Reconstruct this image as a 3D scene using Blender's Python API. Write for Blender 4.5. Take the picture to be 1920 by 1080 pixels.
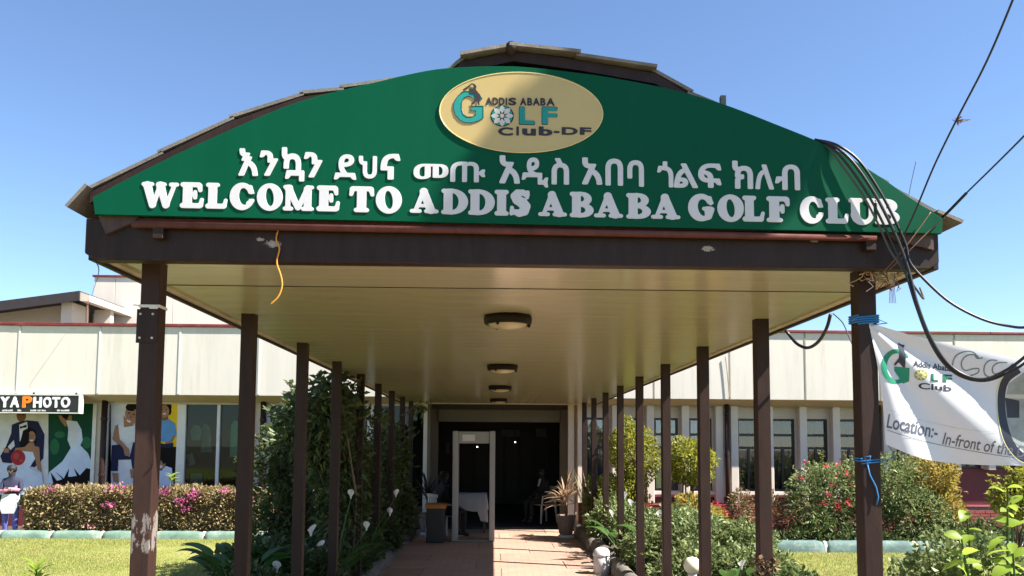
import bpy, bmesh, math, random
import numpy as np
from mathutils import Vector, Matrix

# ------------------------------------------------------------------ camera, sky, sun, exposure
for _o in list(bpy.data.objects):
    bpy.data.objects.remove(_o)
SC = bpy.context.scene
COL = SC.collection
EYE = 1.8
FPX, CX, CY = 1535.0, 960.0, 720.0          # focal length and principal point in photo pixels
YAW, PITCH, ROLL = math.radians(1.27), math.radians(4.32), math.radians(0.37)
_F = Vector((math.sin(YAW)*math.cos(PITCH), math.cos(YAW)*math.cos(PITCH), math.sin(PITCH)))
_R0 = Vector((math.cos(YAW), -math.sin(YAW), 0))
_U0 = _R0.cross(_F)
_R = _R0*math.cos(ROLL) + _U0*math.sin(ROLL)
_U = -_R0*math.sin(ROLL) + _U0*math.cos(ROLL)
cam = bpy.data.cameras.new('camera')
cam_o = bpy.data.objects.new('camera', cam)
COL.objects.link(cam_o)
cam.sensor_width = 36.0
cam.lens = FPX/1920*36
cam.shift_y = 180/1920
cam.clip_end = 3000
cam.clip_start = 0.05
cam_o.matrix_world = Matrix(((_R.x, _U.x, -_F.x, 0), (_R.y, _U.y, -_F.y, 0), (_R.z, _U.z, -_F.z, EYE), (0, 0, 0, 1)))
SC.camera = cam_o

SUN_TO = Vector((0.81, -0.29, 1.0)).normalized()
world = bpy.data.worlds.new('World')
SC.world = world
world.use_nodes = True
wn = world.node_tree.nodes
sky = wn.new('ShaderNodeTexSky')
sky.sky_type = 'NISHITA'
sky.sun_disc = False
sky.sun_elevation = math.asin(SUN_TO.z)
sky.sun_rotation = math.atan2(SUN_TO.x, SUN_TO.y)
sky.altitude = 1500
sky.air_density = 1.0
sky.dust_density = 0.3
sky.ozone_density = 4.0
world.node_tree.links.new(sky.outputs[0], wn['Background'].inputs[0])
wn['Background'].inputs[1].default_value = 0.075
sun = bpy.data.lights.new('sun', 'SUN')
sun.energy = 5.0
sun.angle = math.radians(0.53)
sun.color = (1.0, 0.94, 0.85)
sun_o = bpy.data.objects.new('sun', sun)
COL.objects.link(sun_o)
sun_o.location = (8, -3, 12)
sun_o.rotation_euler = (-SUN_TO).to_track_quat('-Z', 'Y').to_euler()
vs = SC.view_settings
vs.view_transform = 'Standard'
vs.look = 'None'
vs.gamma = 1.0
vs.exposure = 1.72
vs.use_curve_mapping = False
SC.cycles.max_bounces = 8
SC.cycles.transparent_max_bounces = 12
SC.cycles.caustics_reflective = False
SC.cycles.caustics_refractive = False
SC.cycles.sample_clamp_indirect = 6

rnd = random.Random(7)
rng = np.random.default_rng(11)

# ------------------------------------------------------------------ helpers
def at(x, y, Y):
    """world X, Z of the point of the plane Y = const that the survey photograph shows at x, y"""
    d = _F + _R*((x-CX)/FPX) + _U*((CY-y)/FPX)
    t = Y/d.y
    return d.x*t, d.z*t + EYE

ORG = {}
def tag(o, label=None, cat=None, group=None, kind=None):
    if label: o['label'] = label
    if cat: o['category'] = cat
    if group: o['group'] = group
    if kind: o['kind'] = kind
    return o

def thing(name, loc, label, cat, group=None):
    o = bpy.data.objects.new(name, None)
    o.empty_display_size = 0.2
    o.location = loc
    COL.objects.link(o)
    ORG[o.name] = Vector(loc)
    return tag(o, label, cat, group)

def link_mesh(name, me, mats, parent=None, smooth=False):
    """me is in world coordinates; the object takes the parent's origin"""
    if not isinstance(mats, (list, tuple)): mats = [mats]
    for m in mats: me.materials.append(m)
    o = bpy.data.objects.new(name, me)
    if parent is not None:
        org = ORG.get(parent.name, Vector((0, 0, 0)))
        o.parent = parent
        me.transform(Matrix.Translation(-org))
        ORG[o.name] = org
    else:
        ORG[o.name] = Vector((0, 0, 0))
    if smooth: me.shade_smooth()
    COL.objects.link(o)
    return o

class MB:
    def __init__(self):
        self.v = []; self.f = []; self.m = []
    def add(self, vs, fs, mi=0):
        b = len(self.v)
        self.v += [tuple(p) for p in vs]
        for f in fs:
            self.f.append(tuple(i+b for i in f)); self.m.append(mi)
        return self
    def box(self, x0, x1, y0, y1, z0, z1, mi=0):
        vs = [(x0,y0,z0),(x1,y0,z0),(x1,y1,z0),(x0,y1,z0),(x0,y0,z1),(x1,y0,z1),(x1,y1,z1),(x0,y1,z1)]
        return self.add(vs, [(0,3,2,1),(4,5,6,7),(0,1,5,4),(1,2,6,5),(2,3,7,6),(3,0,4,7)], mi)
    def tube(self, pts, r, n=8, mi=0, cap=True):
        pts = [Vector(p) for p in pts]
        rs = r if isinstance(r, (list, tuple)) else [r]*len(pts)
        vs = []; fs = []
        ref = None
        for i, p in enumerate(pts):
            a = pts[max(i-1, 0)]; b = pts[min(i+1, len(pts)-1)]
            t = (b-a).normalized()
            if ref is None:
                ref = t.orthogonal().normalized()
            else:
                ref = (ref - t*ref.dot(t))
                ref = ref.normalized() if ref.length > 1e-6 else t.orthogonal().normalized()
            s = t.cross(ref)
            for k in range(n):
                an = 2*math.pi*k/n
                vs.append(p + (ref*math.cos(an)+s*math.sin(an))*rs[i])
        for i in range(len(pts)-1):
            for k in range(n):
                k2 = (k+1) % n
                fs.append((i*n+k, i*n+k2, (i+1)*n+k2, (i+1)*n+k))
        if cap:
            fs.append(tuple(range(n-1, -1, -1)))
            fs.append(tuple((len(pts)-1)*n+k for k in range(n)))
        return self.add(vs, fs, mi)
    def lathe(self, c, prof, n=20, mi=0):
        vs = []; fs = []
        for r, z in prof:
            for k in range(n):
                a = 2*math.pi*k/n
                vs.append((c[0]+r*math.cos(a), c[1]+r*math.sin(a), c[2]+z))
        for i in range(len(prof)-1):
            for k in range(n):
                k2 = (k+1) % n
                fs.append((i*n+k, i*n+k2, (i+1)*n+k2, (i+1)*n+k))
        if prof[0][0] > 1e-4: fs.append(tuple(range(n-1, -1, -1)))
        if prof[-1][0] > 1e-4: fs.append(tuple((len(prof)-1)*n+k for k in range(n)))
        return self.add(vs, fs, mi)
    def plate(self, poly, y0, y1, mi=0):
        """polygon in X,Z (counter-clockwise seen from -Y) extruded from y0 (front) to y1 (back)"""
        n = len(poly)
        vs = [(x, y0, z) for x, z in poly] + [(x, y1, z) for x, z in poly]
        fs = [tuple(range(n)), tuple(range(2*n-1, n-1, -1))]
        for i in range(n):
            j = (i+1) % n
            fs.append((i, n+i, n+j, j))
        return self.add(vs, fs, mi)
    def mesh(self, name='m'):
        me = bpy.data.meshes.new(name)
        me.from_pydata(self.v, [], self.f)
        for p, mi in zip(me.polygons, self.m): p.material_index = mi
        me.validate()
        bm = bmesh.new(); bm.from_mesh(me)
        bmesh.ops.recalc_face_normals(bm, faces=bm.faces)
        bm.to_mesh(me); bm.free()
        return me
    def build(self, name, mats, parent=None, smooth=False, bevel=0, seg=1):
        me = self.mesh(name)
        if bevel:
            bm = bmesh.new(); bm.from_mesh(me)
            bmesh.ops.remove_doubles(bm, verts=bm.verts, dist=1e-5)
            es = [e for e in bm.edges if len(e.link_faces) == 2 and e.calc_face_angle(0) > 0.6]
            bmesh.ops.bevel(bm, geom=es, offset=bevel, segments=seg, affect='EDGES', profile=0.6)
            bm.to_mesh(me); bm.free()
        return link_mesh(name, me, mats, parent, smooth)

def copy_tree(o, parent=None, delta=None):
    c = o.copy(); COL.objects.link(c)
    if parent is not None: c.parent = parent
    if delta is not None: c.location = Vector(c.location) + Vector(delta)
    ORG[c.name] = ORG.get(o.name, Vector((0, 0, 0)))
    for ch in list(o.children): copy_tree(ch, c)
    return c

# ------------------------------------------------------------------ materials
def nodes(name):
    m = bpy.data.materials.new(name); m.use_nodes = True
    nt = m.node_tree
    return m, nt, nt.nodes['Principled BSDF']

def mix_rgb(nt, fac, a, b, mode='MIX'):
    n = nt.nodes.new('ShaderNodeMix'); n.data_type = 'RGBA'; n.blend_type = mode
    for sock, v in ((n.inputs[0], fac), (n.inputs[6], a), (n.inputs[7], b)):
        if hasattr(v, 'is_linked'): nt.links.new(v, sock)
        elif isinstance(v, (int, float)): sock.default_value = v
        else: sock.default_value = (*v, 1)
    return n.outputs[2]

def noise(nt, scale, detail=5, rough=0.6, coord='Object', stretch=None):
    tc = nt.nodes.new('ShaderNodeTexCoord')
    n = nt.nodes.new('ShaderNodeTexNoise')
    n.inputs['Scale'].default_value = scale
    n.inputs['Detail'].default_value = detail
    n.inputs['Roughness'].default_value = rough
    out = tc.outputs[coord]
    if stretch:
        mp = nt.nodes.new('ShaderNodeMapping'); mp.inputs['Scale'].default_value = stretch
        nt.links.new(out, mp.inputs[0]); out = mp.outputs[0]
    nt.links.new(out, n.inputs['Vector'])
    return n.outputs[0]

def ramp(nt, fac, stops):
    r = nt.nodes.new('ShaderNodeValToRGB')
    e = r.color_ramp.elements
    while len(e) < len(stops): e.new(0.5)
    for el, (p, c) in zip(e, stops):
        el.position = p
        el.color = (*c, 1) if not isinstance(c, (int, float)) else (c, c, c, 1)
    nt.links.new(fac, r.inputs[0])
    return r.outputs[0]

def bump(nt, bsdf, h, strength, dist=0.01):
    b = nt.nodes.new('ShaderNodeBump')
    b.inputs['Strength'].default_value = strength
    b.inputs['Distance'].default_value = dist
    nt.links.new(h, b.inputs['Height'])
    nt.links.new(b.outputs[0], bsdf.inputs['Normal'])

def M(name, col, rough=0.6, var=0.15, scale=4, bmp=0.0, bscale=60, metal=0.0, spec=0.5, dirt=None, dirt_amt=0.5, stretch=None, coat=0):
    m, nt, b = nodes(name)
    n = noise(nt, scale, 6, 0.65, stretch=stretch)
    lo = tuple(c*(1-var) for c in col); hi = tuple(min(1, c*(1+var)) for c in col)
    c = ramp(nt, n, [(0.3, lo), (0.7, hi)])
    if dirt:
        d = ramp(nt, noise(nt, scale*0.7+1.3, 8, 0.7, stretch=stretch), [(0.52, 0.0), (0.75, dirt_amt)])
        c = mix_rgb(nt, d, c, dirt)
    nt.links.new(c, b.inputs['Base Color'])
    b.inputs['Roughness'].default_value = rough
    b.inputs['Metallic'].default_value = metal
    b.inputs['Specular IOR Level'].default_value = spec
    if coat: b.inputs['Coat Weight'].default_value = coat
    if bmp: bump(nt, b, noise(nt, bscale, 6, 0.7), bmp, 0.01)
    return m

def flat(name, col, rough=0.5):
    return M(name, col, rough, 0.06, 6)

def leaf_mat(name, cols, rough=0.45, trans=0.35, tcol=None):
    m, nt, b = nodes(name)
    g = nt.nodes.new('ShaderNodeNewGeometry')
    k = len(cols)
    c = ramp(nt, g.outputs['Random Per Island'], [((i+0.5)/k, cc) for i, cc in enumerate(cols)])
    nt.links.new(c, b.inputs['Base Color'])
    b.inputs['Roughness'].default_value = rough
    b.inputs['Specular IOR Level'].default_value = 0.35
    t = nt.nodes.new('ShaderNodeBsdfTranslucent')
    tc = mix_rgb(nt, 0.5, c, tcol or tuple(min(1, x*1.6) for x in cols[-1]))
    nt.links.new(tc, t.inputs[0])
    ms = nt.nodes.new('ShaderNodeMixShader'); ms.inputs[0].default_value = trans
    out = nt.nodes['Material Output']
    nt.links.new(b.outputs[0], ms.inputs[1]); nt.links.new(t.outputs[0], ms.inputs[2])
    nt.links.new(ms.outputs[0], out.inputs['Surface'])
    return m

def glass_mat(name, tint=(0.8, 0.85, 0.85), rough=0.01, ior=1.5, see=1.0, refl=1.0):
    m, nt, b = nodes(name)
    nt.nodes.remove(b)
    tr = nt.nodes.new('ShaderNodeBsdfTransparent'); tr.inputs[0].default_value = (*[t*see for t in tint], 1)
    gl = nt.nodes.new('ShaderNodeBsdfGlossy'); gl.inputs['Roughness'].default_value = rough
    gl.inputs[0].default_value = (refl, refl, refl, 1)
    lw = nt.nodes.new('ShaderNodeFresnel'); lw.inputs[0].default_value = ior
    ms = nt.nodes.new('ShaderNodeMixShader')
    nt.links.new(lw.outputs[0], ms.inputs[0]); nt.links.new(tr.outputs[0], ms.inputs[1]); nt.links.new(gl.outputs[0], ms.inputs[2])
    nt.links.new(ms.outputs[0], nt.nodes['Material Output'].inputs['Surface'])
    return m

def brown_paint(name, col, chips=None, spots=()):
    """dark brown gloss paint, streaky, optionally peeled to primer between heights (object space)"""
    m, nt, b = nodes(name)
    n = noise(nt, 5, 7, 0.7, stretch=(3, 3, 0.6))
    c = ramp(nt, n, [(0.28, tuple(x*0.7 for x in col)), (0.72, tuple(x*1.35 for x in col))])
    d = ramp(nt, noise(nt, 60, 4, 0.8), [(0.66, 0.0), (0.74, 0.5)])
    c = mix_rgb(nt, d, c, (0.16, 0.11, 0.09))
    if chips:
        zc, zh, thr = chips
        tc = nt.nodes.new('ShaderNodeTexCoord')
        sp = nt.nodes.new('ShaderNodeSeparateXYZ'); nt.links.new(tc.outputs['Object'], sp.inputs[0])
        s = nt.nodes.new('ShaderNodeMath'); s.operation = 'SUBTRACT'; nt.links.new(sp.outputs[2], s.inputs[0]); s.inputs[1].default_value = zc
        a = nt.nodes.new('ShaderNodeMath'); a.operation = 'ABSOLUTE'; nt.links.new(s.outputs[0], a.inputs[0])
        w = nt.nodes.new('ShaderNodeMapRange'); w.inputs[1].default_value = zh; w.inputs[2].default_value = zh*0.3
        w.inputs[3].default_value = 0; w.inputs[4].default_value = 1
        nt.links.new(a.outputs[0], w.inputs[0])
        nn = noise(nt, 14, 8, 0.75, stretch=(1.5, 1.5, 0.5))
        mu = nt.nodes.new('ShaderNodeMath'); mu.operation = 'MULTIPLY'
        nt.links.new(nn, mu.inputs[0]); nt.links.new(w.outputs[0], mu.inputs[1])
        k = ramp(nt, mu.outputs[0], [(thr, 0.0), (thr+0.02, 1.0)])
        c = mix_rgb(nt, k, c, (0.20, 0.175, 0.16))
    for (sx, sy, sz, sr) in spots:
        tc = nt.nodes.new('ShaderNodeTexCoord'); mp = nt.nodes.new('ShaderNodeMapping'); mp.vector_type = 'TEXTURE'
        mp.inputs['Location'].default_value = (sx, sy, sz); mp.inputs['Scale'].default_value = (sr, sr, sr*.45)
        nt.links.new(tc.outputs['Object'], mp.inputs[0])
        ln = nt.nodes.new('ShaderNodeVectorMath'); ln.operation = 'LENGTH'; nt.links.new(mp.outputs[0], ln.inputs[0])
        w = nt.nodes.new('ShaderNodeMapRange'); w.inputs[1].default_value = 1.0; w.inputs[2].default_value = 0.2; nt.links.new(ln.outputs['Value'], w.inputs[0])
        mu = nt.nodes.new('ShaderNodeMath'); mu.operation = 'MULTIPLY'
        nt.links.new(noise(nt, 120, 6, 0.8), mu.inputs[0]); nt.links.new(w.outputs[0], mu.inputs[1])
        c = mix_rgb(nt, ramp(nt, mu.outputs[0], [(0.40, 0.0), (0.43, 0.9)]), c, (0.36, 0.32, 0.28))
    nt.links.new(c, b.inputs['Base Color'])
    b.inputs['Roughness'].default_value = 0.5
    b.inputs['Specular IOR Level'].default_value = 0.22
    bump(nt, b, noise(nt, 35, 6, 0.7, stretch=(2, 2, 0.5)), 0.25, 0.004)
    return m

# ------------------------------------------------------------------ lettering
def contours(Fd, xs, ys):
    """marching squares: closed loops of the zero level of Fd[j, i] (inside < 0)"""
    H, W = Fd.shape
    seg = {}
    def ip(a, b, va, vb):
        t = va/(va-vb); return (a[0]+(b[0]-a[0])*t, a[1]+(b[1]-a[1])*t)
    ins = Fd < 0
    code = ins[:-1, :-1]*1 + ins[:-1, 1:]*2 + ins[1:, 1:]*4 + ins[1:, :-1]*8
    tab = {1: [(3, 0)], 2: [(0, 1)], 3: [(3, 1)], 4: [(1, 2)], 5: [(3, 2), (1, 0)], 6: [(0, 2)], 7: [(3, 2)], 8: [(2, 3)], 9: [(2, 0)], 10: [(0, 3), (2, 1)], 11: [(2, 1)], 12: [(1, 3)], 13: [(1, 0)], 14: [(0, 3)]}
    def ekey(j, i, e):
        return {0: ('h', j, i), 1: ('v', j, i+1), 2: ('h', j+1, i), 3: ('v', j, i)}[e]
    pts = {}
    for j, i in zip(*np.nonzero((code > 0) & (code < 15))):
        for a, b in tab[int(code[j, i])]:
            ka, kb = ekey(j, i, a), ekey(j, i, b)
            for k in (ka, kb):
                if k not in pts:
                    t, jj, ii = k
                    if t == 'h': pts[k] = ip((xs[ii], ys[jj]), (xs[ii+1], ys[jj]), Fd[jj, ii], Fd[jj, ii+1])
                    else: pts[k] = ip((xs[ii], ys[jj]), (xs[ii], ys[jj+1]), Fd[jj, ii], Fd[jj+1, ii])
            seg[ka] = kb
    loops = []
    while seg:
        s = next(iter(seg)); lp = [s]; k = seg.pop(s)
        while k != s and k in seg:
            lp.append(k); k = seg.pop(k)
        if len(lp) > 6: loops.append([pts[q] for q in lp])
    return loops

class SD:
    def __init__(self, w, res=72):
        self.xs = np.linspace(-0.1, w+0.1, int((w+0.2)*res)); self.ys = np.linspace(-0.12, 1.12, int(1.24*res))
        self.X, self.Y = np.meshgrid(self.xs, self.ys)
        self.d = np.full(self.X.shape, 9.0)
    def un(self, d, k=0.05):
        h = np.clip(0.5+0.5*(self.d-d)/k, 0, 1)
        self.d = self.d*(1-h)+d*h - k*h*(1-h)
        return self
    def cap(self, x0, y0, x1, y1, r0, r1=None, k=0.05):
        r1 = r0 if r1 is None else r1
        dx, dy = x1-x0, y1-y0; L = dx*dx+dy*dy+1e-9
        t = np.clip(((self.X-x0)*dx+(self.Y-y0)*dy)/L, 0, 1)
        return self.un(np.hypot(self.X-x0-dx*t, self.Y-y0-dy*t) - (r0+(r1-r0)*t), k)
    def stem(self, x, w, y0=0.08, y1=0.92):
        qx = np.abs(self.X-x)-w/2+0.02; qy = np.abs(self.Y-(y0+y1)/2)-(y1-y0)/2+0.02
        return self.un(np.hypot(np.maximum(qx, 0), np.maximum(qy, 0))+np.minimum(np.maximum(qx, qy), 0)-0.02, 0.07)
    def slab(self, x0, x1, y, r=0.075):
        return self.cap(x0+r, y, x1-r, y, r)
    def ell(self, x, y, a, b, rot=0):
        c, s = math.cos(rot), math.sin(rot)
        u = ((self.X-x)*c+(self.Y-y)*s)/a; v = (-(self.X-x)*s+(self.Y-y)*c)/b
        return (np.hypot(u, v)-1)*min(a, b)
    def sub(self, d): self.d = np.maximum(self.d, -d); return self

def fat_letter(ch):
    """plump rounded slab-serif capitals, cap height 1"""
    if ch == 'I':
        s = SD(.54); s.stem(.27, .30); s.slab(.03, .51, .925); s.slab(.03, .51, .075)
    elif ch == 'L':
        s = SD(.82); s.stem(.27, .30); s.slab(.03, .51, .925); s.slab(.03, .76, .09, .09); s.cap(.70, .10, .755, .33, .07, .055)
    elif ch in 'EF':
        s = SD(.84 if ch == 'E' else .80); s.stem(.27, .30); s.slab(.03, .72, .915, .085); s.cap(.67, .88, .70, .69, .08, .055)
        s.cap(.3, .52, .50, .52, .07); s.cap(.53, .40, .53, .64, .055)
        if ch == 'E': s.slab(.03, .76, .09, .09); s.cap(.72, .10, .765, .34, .075, .055)
        else: s.slab(.03, .53, .075)
    elif ch == 'T':
        s = SD(.86); s.stem(.43, .30); s.slab(.05, .81, .915, .085); s.cap(.11, .88, .07, .68, .08, .055); s.cap(.75, .88, .79, .68, .08, .055); s.slab(.18, .68, .075)
    elif ch == 'O':
        s = SD(.98); s.un(s.ell(.49, .5, .47, .52)); s.sub(s.ell(.49, .5, .155, .36, .12))
    elif ch in 'CG':
        s = SD(.92); s.un(s.ell(.48, .5, .46, .52)); s.sub(s.ell(.55, .5, .20, .335, .12))
        w = np.maximum(np.maximum(.50-s.X, s.Y-.62), .40-s.Y) if ch == 'C' else np.maximum(np.maximum(.55-s.X, s.Y-.66), .46-s.Y)
        s.sub(w)
        s.cap(.78, .86, .82, .66, .075, .055, .04)
        if ch == 'C': s.cap(.74, .24, .86, .34, .09, .05, .04)
        else: s.cap(.58, .46, .86, .46, .06); s.cap(.74, .40, .74, .16, .135, .11); 
    elif ch == 'S':
        s = SD(.76)
        P = [(.60, .80), (.47, .88), (.30, .86), (.22, .74), (.30, .61), (.46, .50), (.56, .38), (.52, .20), (.36, .12), (.20, .16)]
        R = [.08, .10, .12, .145, .165, .17, .165, .15, .12, .09]
        for i in range(len(P)-1): s.cap(*P[i], *P[i+1], R[i], R[i+1], .02)
        s.cap(.64, .90, .62, .70, .055); s.cap(.09, .10, .11, .32, .055)
    elif ch == 'D':
        s = SD(.94); s.un(np.maximum(s.ell(.40, .5, .53, .50), .24-s.X)); s.stem(.26, .30); s.slab(.03, .45, .925); s.slab(.03, .45, .075)
        s.sub(np.maximum(s.ell(.40, .5, .225, .35), .40-s.X))
    elif ch == 'B':
        s = SD(.86); s.un(np.maximum(s.ell(.45, .73, .33, .27), .24-s.X)); s.un(np.maximum(s.ell(.45, .275, .40, .275), .24-s.X)); s.stem(.26, .30); s.slab(.03, .45, .925); s.slab(.03, .45, .075)
        s.sub(np.maximum(s.ell(.42, .735, .115, .125), .40-s.X)); s.sub(np.maximum(s.ell(.42, .285, .16, .135), .40-s.X))
    elif ch == 'A':
        s = SD(1.06); s.cap(.52, .93, .20, .10, .10, .06); s.cap(.50, .90, .78, .12, .14, .15); s.cap(.3, .30, .7, .30, .06)
        s.slab(.0, .42, .07, .07); s.slab(.54, 1.06, .07, .07)
    elif ch == 'M':
        s = SD(1.16); s.stem(.18, .17); s.stem(.93, .27); s.cap(.20, .88, .56, .12, .13, .10); s.cap(.93, .88, .58, .12, .11, .08)
        s.slab(.0, .38, .07, .07); s.slab(.70, 1.16, .07, .07); s.slab(.0, .34, .93, .07); s.slab(.84, 1.15, .93, .07)
    elif ch == 'W':
        s = SD(1.42); s.cap(.22, .88, .43, .12, .15, .12); s.cap(.70, .85, .46, .12, .08, .08); s.cap(.72, .88, .95, .12, .15, .12); s.cap(1.25, .88, .98, .12, .07, .08)
        s.slab(.0, .46, .93, .07); s.slab(.56, .94, .93, .07); s.slab(1.06, 1.42, .93, .07)
    elif ch == 'U':
        s = SD(1.0); s.stem(.26, .28, .30, .92); s.stem(.80, .15, .30, .92)
        ring = np.maximum(s.ell(.495, .36, .375, .38), s.Y-.40); s.un(ring)
        s.sub(np.maximum(s.ell(.565, .40, .165, .24), s.Y-.42))
        s.d = np.maximum(s.d, -np.maximum(np.maximum(np.abs(s.X-.565)-.165, .38-s.Y), s.Y-.84))
        s.slab(.03, .50, .925); s.slab(.63, .98, .925)
    return contours(s.d, s.xs, s.ys)

def loops_curve(loops, extrude, bev):
    cu = bpy.data.curves.new('c', 'CURVE'); cu.dimensions = '2D'; cu.fill_mode = 'BOTH'
    cu.extrude = extrude; cu.bevel_depth = bev; cu.bevel_resolution = 1
    for lp in loops:
        sp = cu.splines.new('POLY'); sp.points.add(len(lp)-1)
        for p, (x, y) in zip(sp.points, lp): p.co = (x, y, 0, 1)
        sp.use_cyclic_u = True
    return cu

def font_curve(txt, extrude, offset=0.0, bev=0.0, shear=0.0):
    cu = bpy.data.curves.new('c', 'FONT'); cu.body = txt; cu.fill_mode = 'BOTH'
    cu.extrude = extrude; cu.offset = offset; cu.bevel_depth = bev; cu.shear = shear; cu.resolution_u = 6
    return cu

GL = {}
def bake_glyphs(jobs):
    obs = {}
    for key, cu in jobs.items():
        o = bpy.data.objects.new('g', cu); COL.objects.link(o); obs[key] = o
    dg = bpy.context.evaluated_depsgraph_get(); dg.update()
    for key, o in obs.items():
        me = bpy.data.meshes.new_from_object(o.evaluated_get(dg))
        GL[key] = ([tuple(v.co) for v in me.vertices], [tuple(p.vertices) for p in me.polygons])
        bpy.data.meshes.remove(me)
    for o in obs.values():
        cu = o.data; bpy.data.objects.remove(o); bpy.data.curves.remove(cu)

def bold_glyph(edges, r, res=64):
    """outline edges (n,2,2) thickened by r through a distance field, back to loops"""
    lo = edges.min((0, 1))-r-.06; hi = edges.max((0, 1))+r+.06
    xs = np.arange(lo[0], hi[0], 1/res); ys = np.arange(lo[1], hi[1], 1/res)
    X, Y = np.meshgrid(xs, ys); p = np.stack([X.ravel(), Y.ravel()], 1)
    best = np.full(len(p), 9.0); inside = np.zeros(len(p), bool)
    for a, b in edges:
        ab = b-a; L = ab@ab
        if L < 1e-12: continue
        t = np.clip(((p-a)@ab)/L, 0, 1)
        best = np.minimum(best, np.hypot(*(p-a-t[:, None]*ab).T))
        if a[1] != b[1]:
            c = (a[1] > p[:, 1]) != (b[1] > p[:, 1])
            inside ^= c & (p[:, 0] < (b[0]-a[0])*(p[:, 1]-a[1])/(b[1]-a[1])+a[0])
    d = np.where(inside, -best, best)-r
    return contours(d.reshape(X.shape), xs, ys)

def font_edges(txt):
    out = {}; obs = {}
    for c in sorted(set(txt)):
        cu = font_curve(c, 0.0); cu.fill_mode = 'BOTH'; cu.resolution_u = 8
        o = bpy.data.objects.new('g', cu); COL.objects.link(o); obs[c] = o
    dg = bpy.context.evaluated_depsgraph_get(); dg.update()
    for c, o in obs.items():
        me = bpy.data.meshes.new_from_object(o.evaluated_get(dg))
        bm = bmesh.new(); bm.from_mesh(me)
        bmesh.ops.remove_doubles(bm, verts=bm.verts, dist=1e-6)
        out[c] = np.array([[e.verts[0].co[:2], e.verts[1].co[:2]] for e in bm.edges if len(e.link_faces) == 1])
        bm.free(); bpy.data.meshes.remove(me)
    for o in obs.values():
        cu = o.data; bpy.data.objects.remove(o); bpy.data.curves.remove(cu)
    return out

AMH = 'እንኳንደህናመጡአዲስአበባጎልፍክለብ'
jobs = {}
for c, e in font_edges(AMH).items(): jobs['amh', c] = loops_curve(bold_glyph(e, 0.024), 0.02, 0.006)
for c in 'WELCOMTADISBGFU': jobs['fat', c] = loops_curve(fat_letter(c), 0.02, 0.012)
for c, e in font_edges('ADISBLFClubP-YHOTGo').items(): jobs['sans', c] = loops_curve(bold_glyph(e, 0.042), 0.01, 0.0)
for w in ('Addis Ababa', 'Club', 'Location:-'): jobs['word', w] = font_curve(w, 0.0, 0.022)
jobs['word', 'Location:-'].shear = 0.25; jobs['word', 'Location:-'].offset = 0.012
jobs['word', 'In-front of the D'] = font_curve('In-front of the D', 0.0, 0.006, 0, 0.35)
for w in ('ADDIS', 'ABABA'): jobs['word', w] = font_curve(w, 0.01, 0.03)
bake_glyphs(jobs)

def glyph_fit(key, x0, x1, z0, z1, yf, yb, tilt=0.0, flip=1):
    """glyph mesh scaled to fill x0..x1, z0..z1 on a wall plane, thickness yf (front) .. yb"""
    vs, fs = GL[key]
    a = np.array(vs); mn, mx = a.min(0), a.max(0)
    sx = (x1-x0)/max(mx[0]-mn[0], 1e-6); sz = (z1-z0)/max(mx[1]-mn[1], 1e-6); d = max(mx[2]-mn[2], 1e-6)
    out = []
    for x, y, z in vs:
        X = x0+(x-mn[0])*sx; Z = z0+(y-mn[1])*sz - tilt*(x-mn[0])*sx
        out.append((X, yb+(z-mn[2])/d*(yf-yb), Z))
    return MB().add(out, fs)

# ------------------------------------------------------------------ foliage
def mesh_np(name, V, Fa):
    me = bpy.data.meshes.new(name)
    V = np.ascontiguousarray(V, dtype=np.float32); Fa = np.ascontiguousarray(Fa, dtype=np.int32)
    k = Fa.shape[1]
    me.vertices.add(len(V)); me.vertices.foreach_set('co', V.ravel())
    me.loops.add(Fa.size); me.loops.foreach_set('vertex_index', Fa.ravel())
    me.polygons.add(len(Fa)); me.polygons.foreach_set('loop_start', np.arange(0, Fa.size, k, dtype=np.int32))
    me.polygons.foreach_set('loop_total', np.full(len(Fa), k, dtype=np.int32))
    me.update(calc_edges=True)
    return me

def unit(a): return a/np.maximum(np.linalg.norm(a, axis=1, keepdims=True), 1e-6)

def leaf_geo(P, D, size, asp=0.5, fold=0.18, droop=0.0, jit=0.55):
    n = len(P)
    L = size*(1+jit*(rng.random(n)-.5)*2)[:, None]
    D = unit(D)
    S = unit(np.cross(D, rng.normal(size=(n, 3))))
    N = np.cross(D, S)
    W = L*asp*0.5
    tip = P + D*L; tip[:, 2] -= droop*L[:, 0]
    mid = P + D*L*0.45
    V = np.stack([P, mid+S*W+N*L*fold, tip, mid-S*W+N*L*fold], 1).reshape(-1, 3)
    b = np.arange(n)[:, None]*4
    F = np.concatenate([b+[0, 1, 2], b+[0, 2, 3]], 1).reshape(-1, 3)
    return V, F

def leaves(name, P, D, size, mat, parent, asp=0.5, fold=0.18, droop=0.0, kind=None, jit=0.55):
    V, F = leaf_geo(P, D, size, asp, fold, droop, jit)
    o = link_mesh(name, mesh_np(name, V, F), mat, parent)
    if kind: o['kind'] = kind
    return o

def blob(n, c, r, shell=0.4, lump=0.14, seed=0, zmin=None):
    """points through the outer volume of a lumpy ellipsoid, and outward directions"""
    g = np.random.default_rng(seed+101)
    d = unit(g.normal(size=(n, 3)))
    K = g.normal(size=(5, 3))*2.6; ph = g.random(5)*6.3
    s = 1 + lump*np.sin(d@K.T+ph).sum(1)/1.7
    rad = (1-shell*g.random(n)**1.4)*s
    P = np.array(c) + d*rad[:, None]*np.array(r)
    D = d + g.normal(size=(n, 3))*0.7
    if zmin is not None:
        k = P[:, 2] > zmin; P, D = P[k], D[k]
    return P, D

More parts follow.
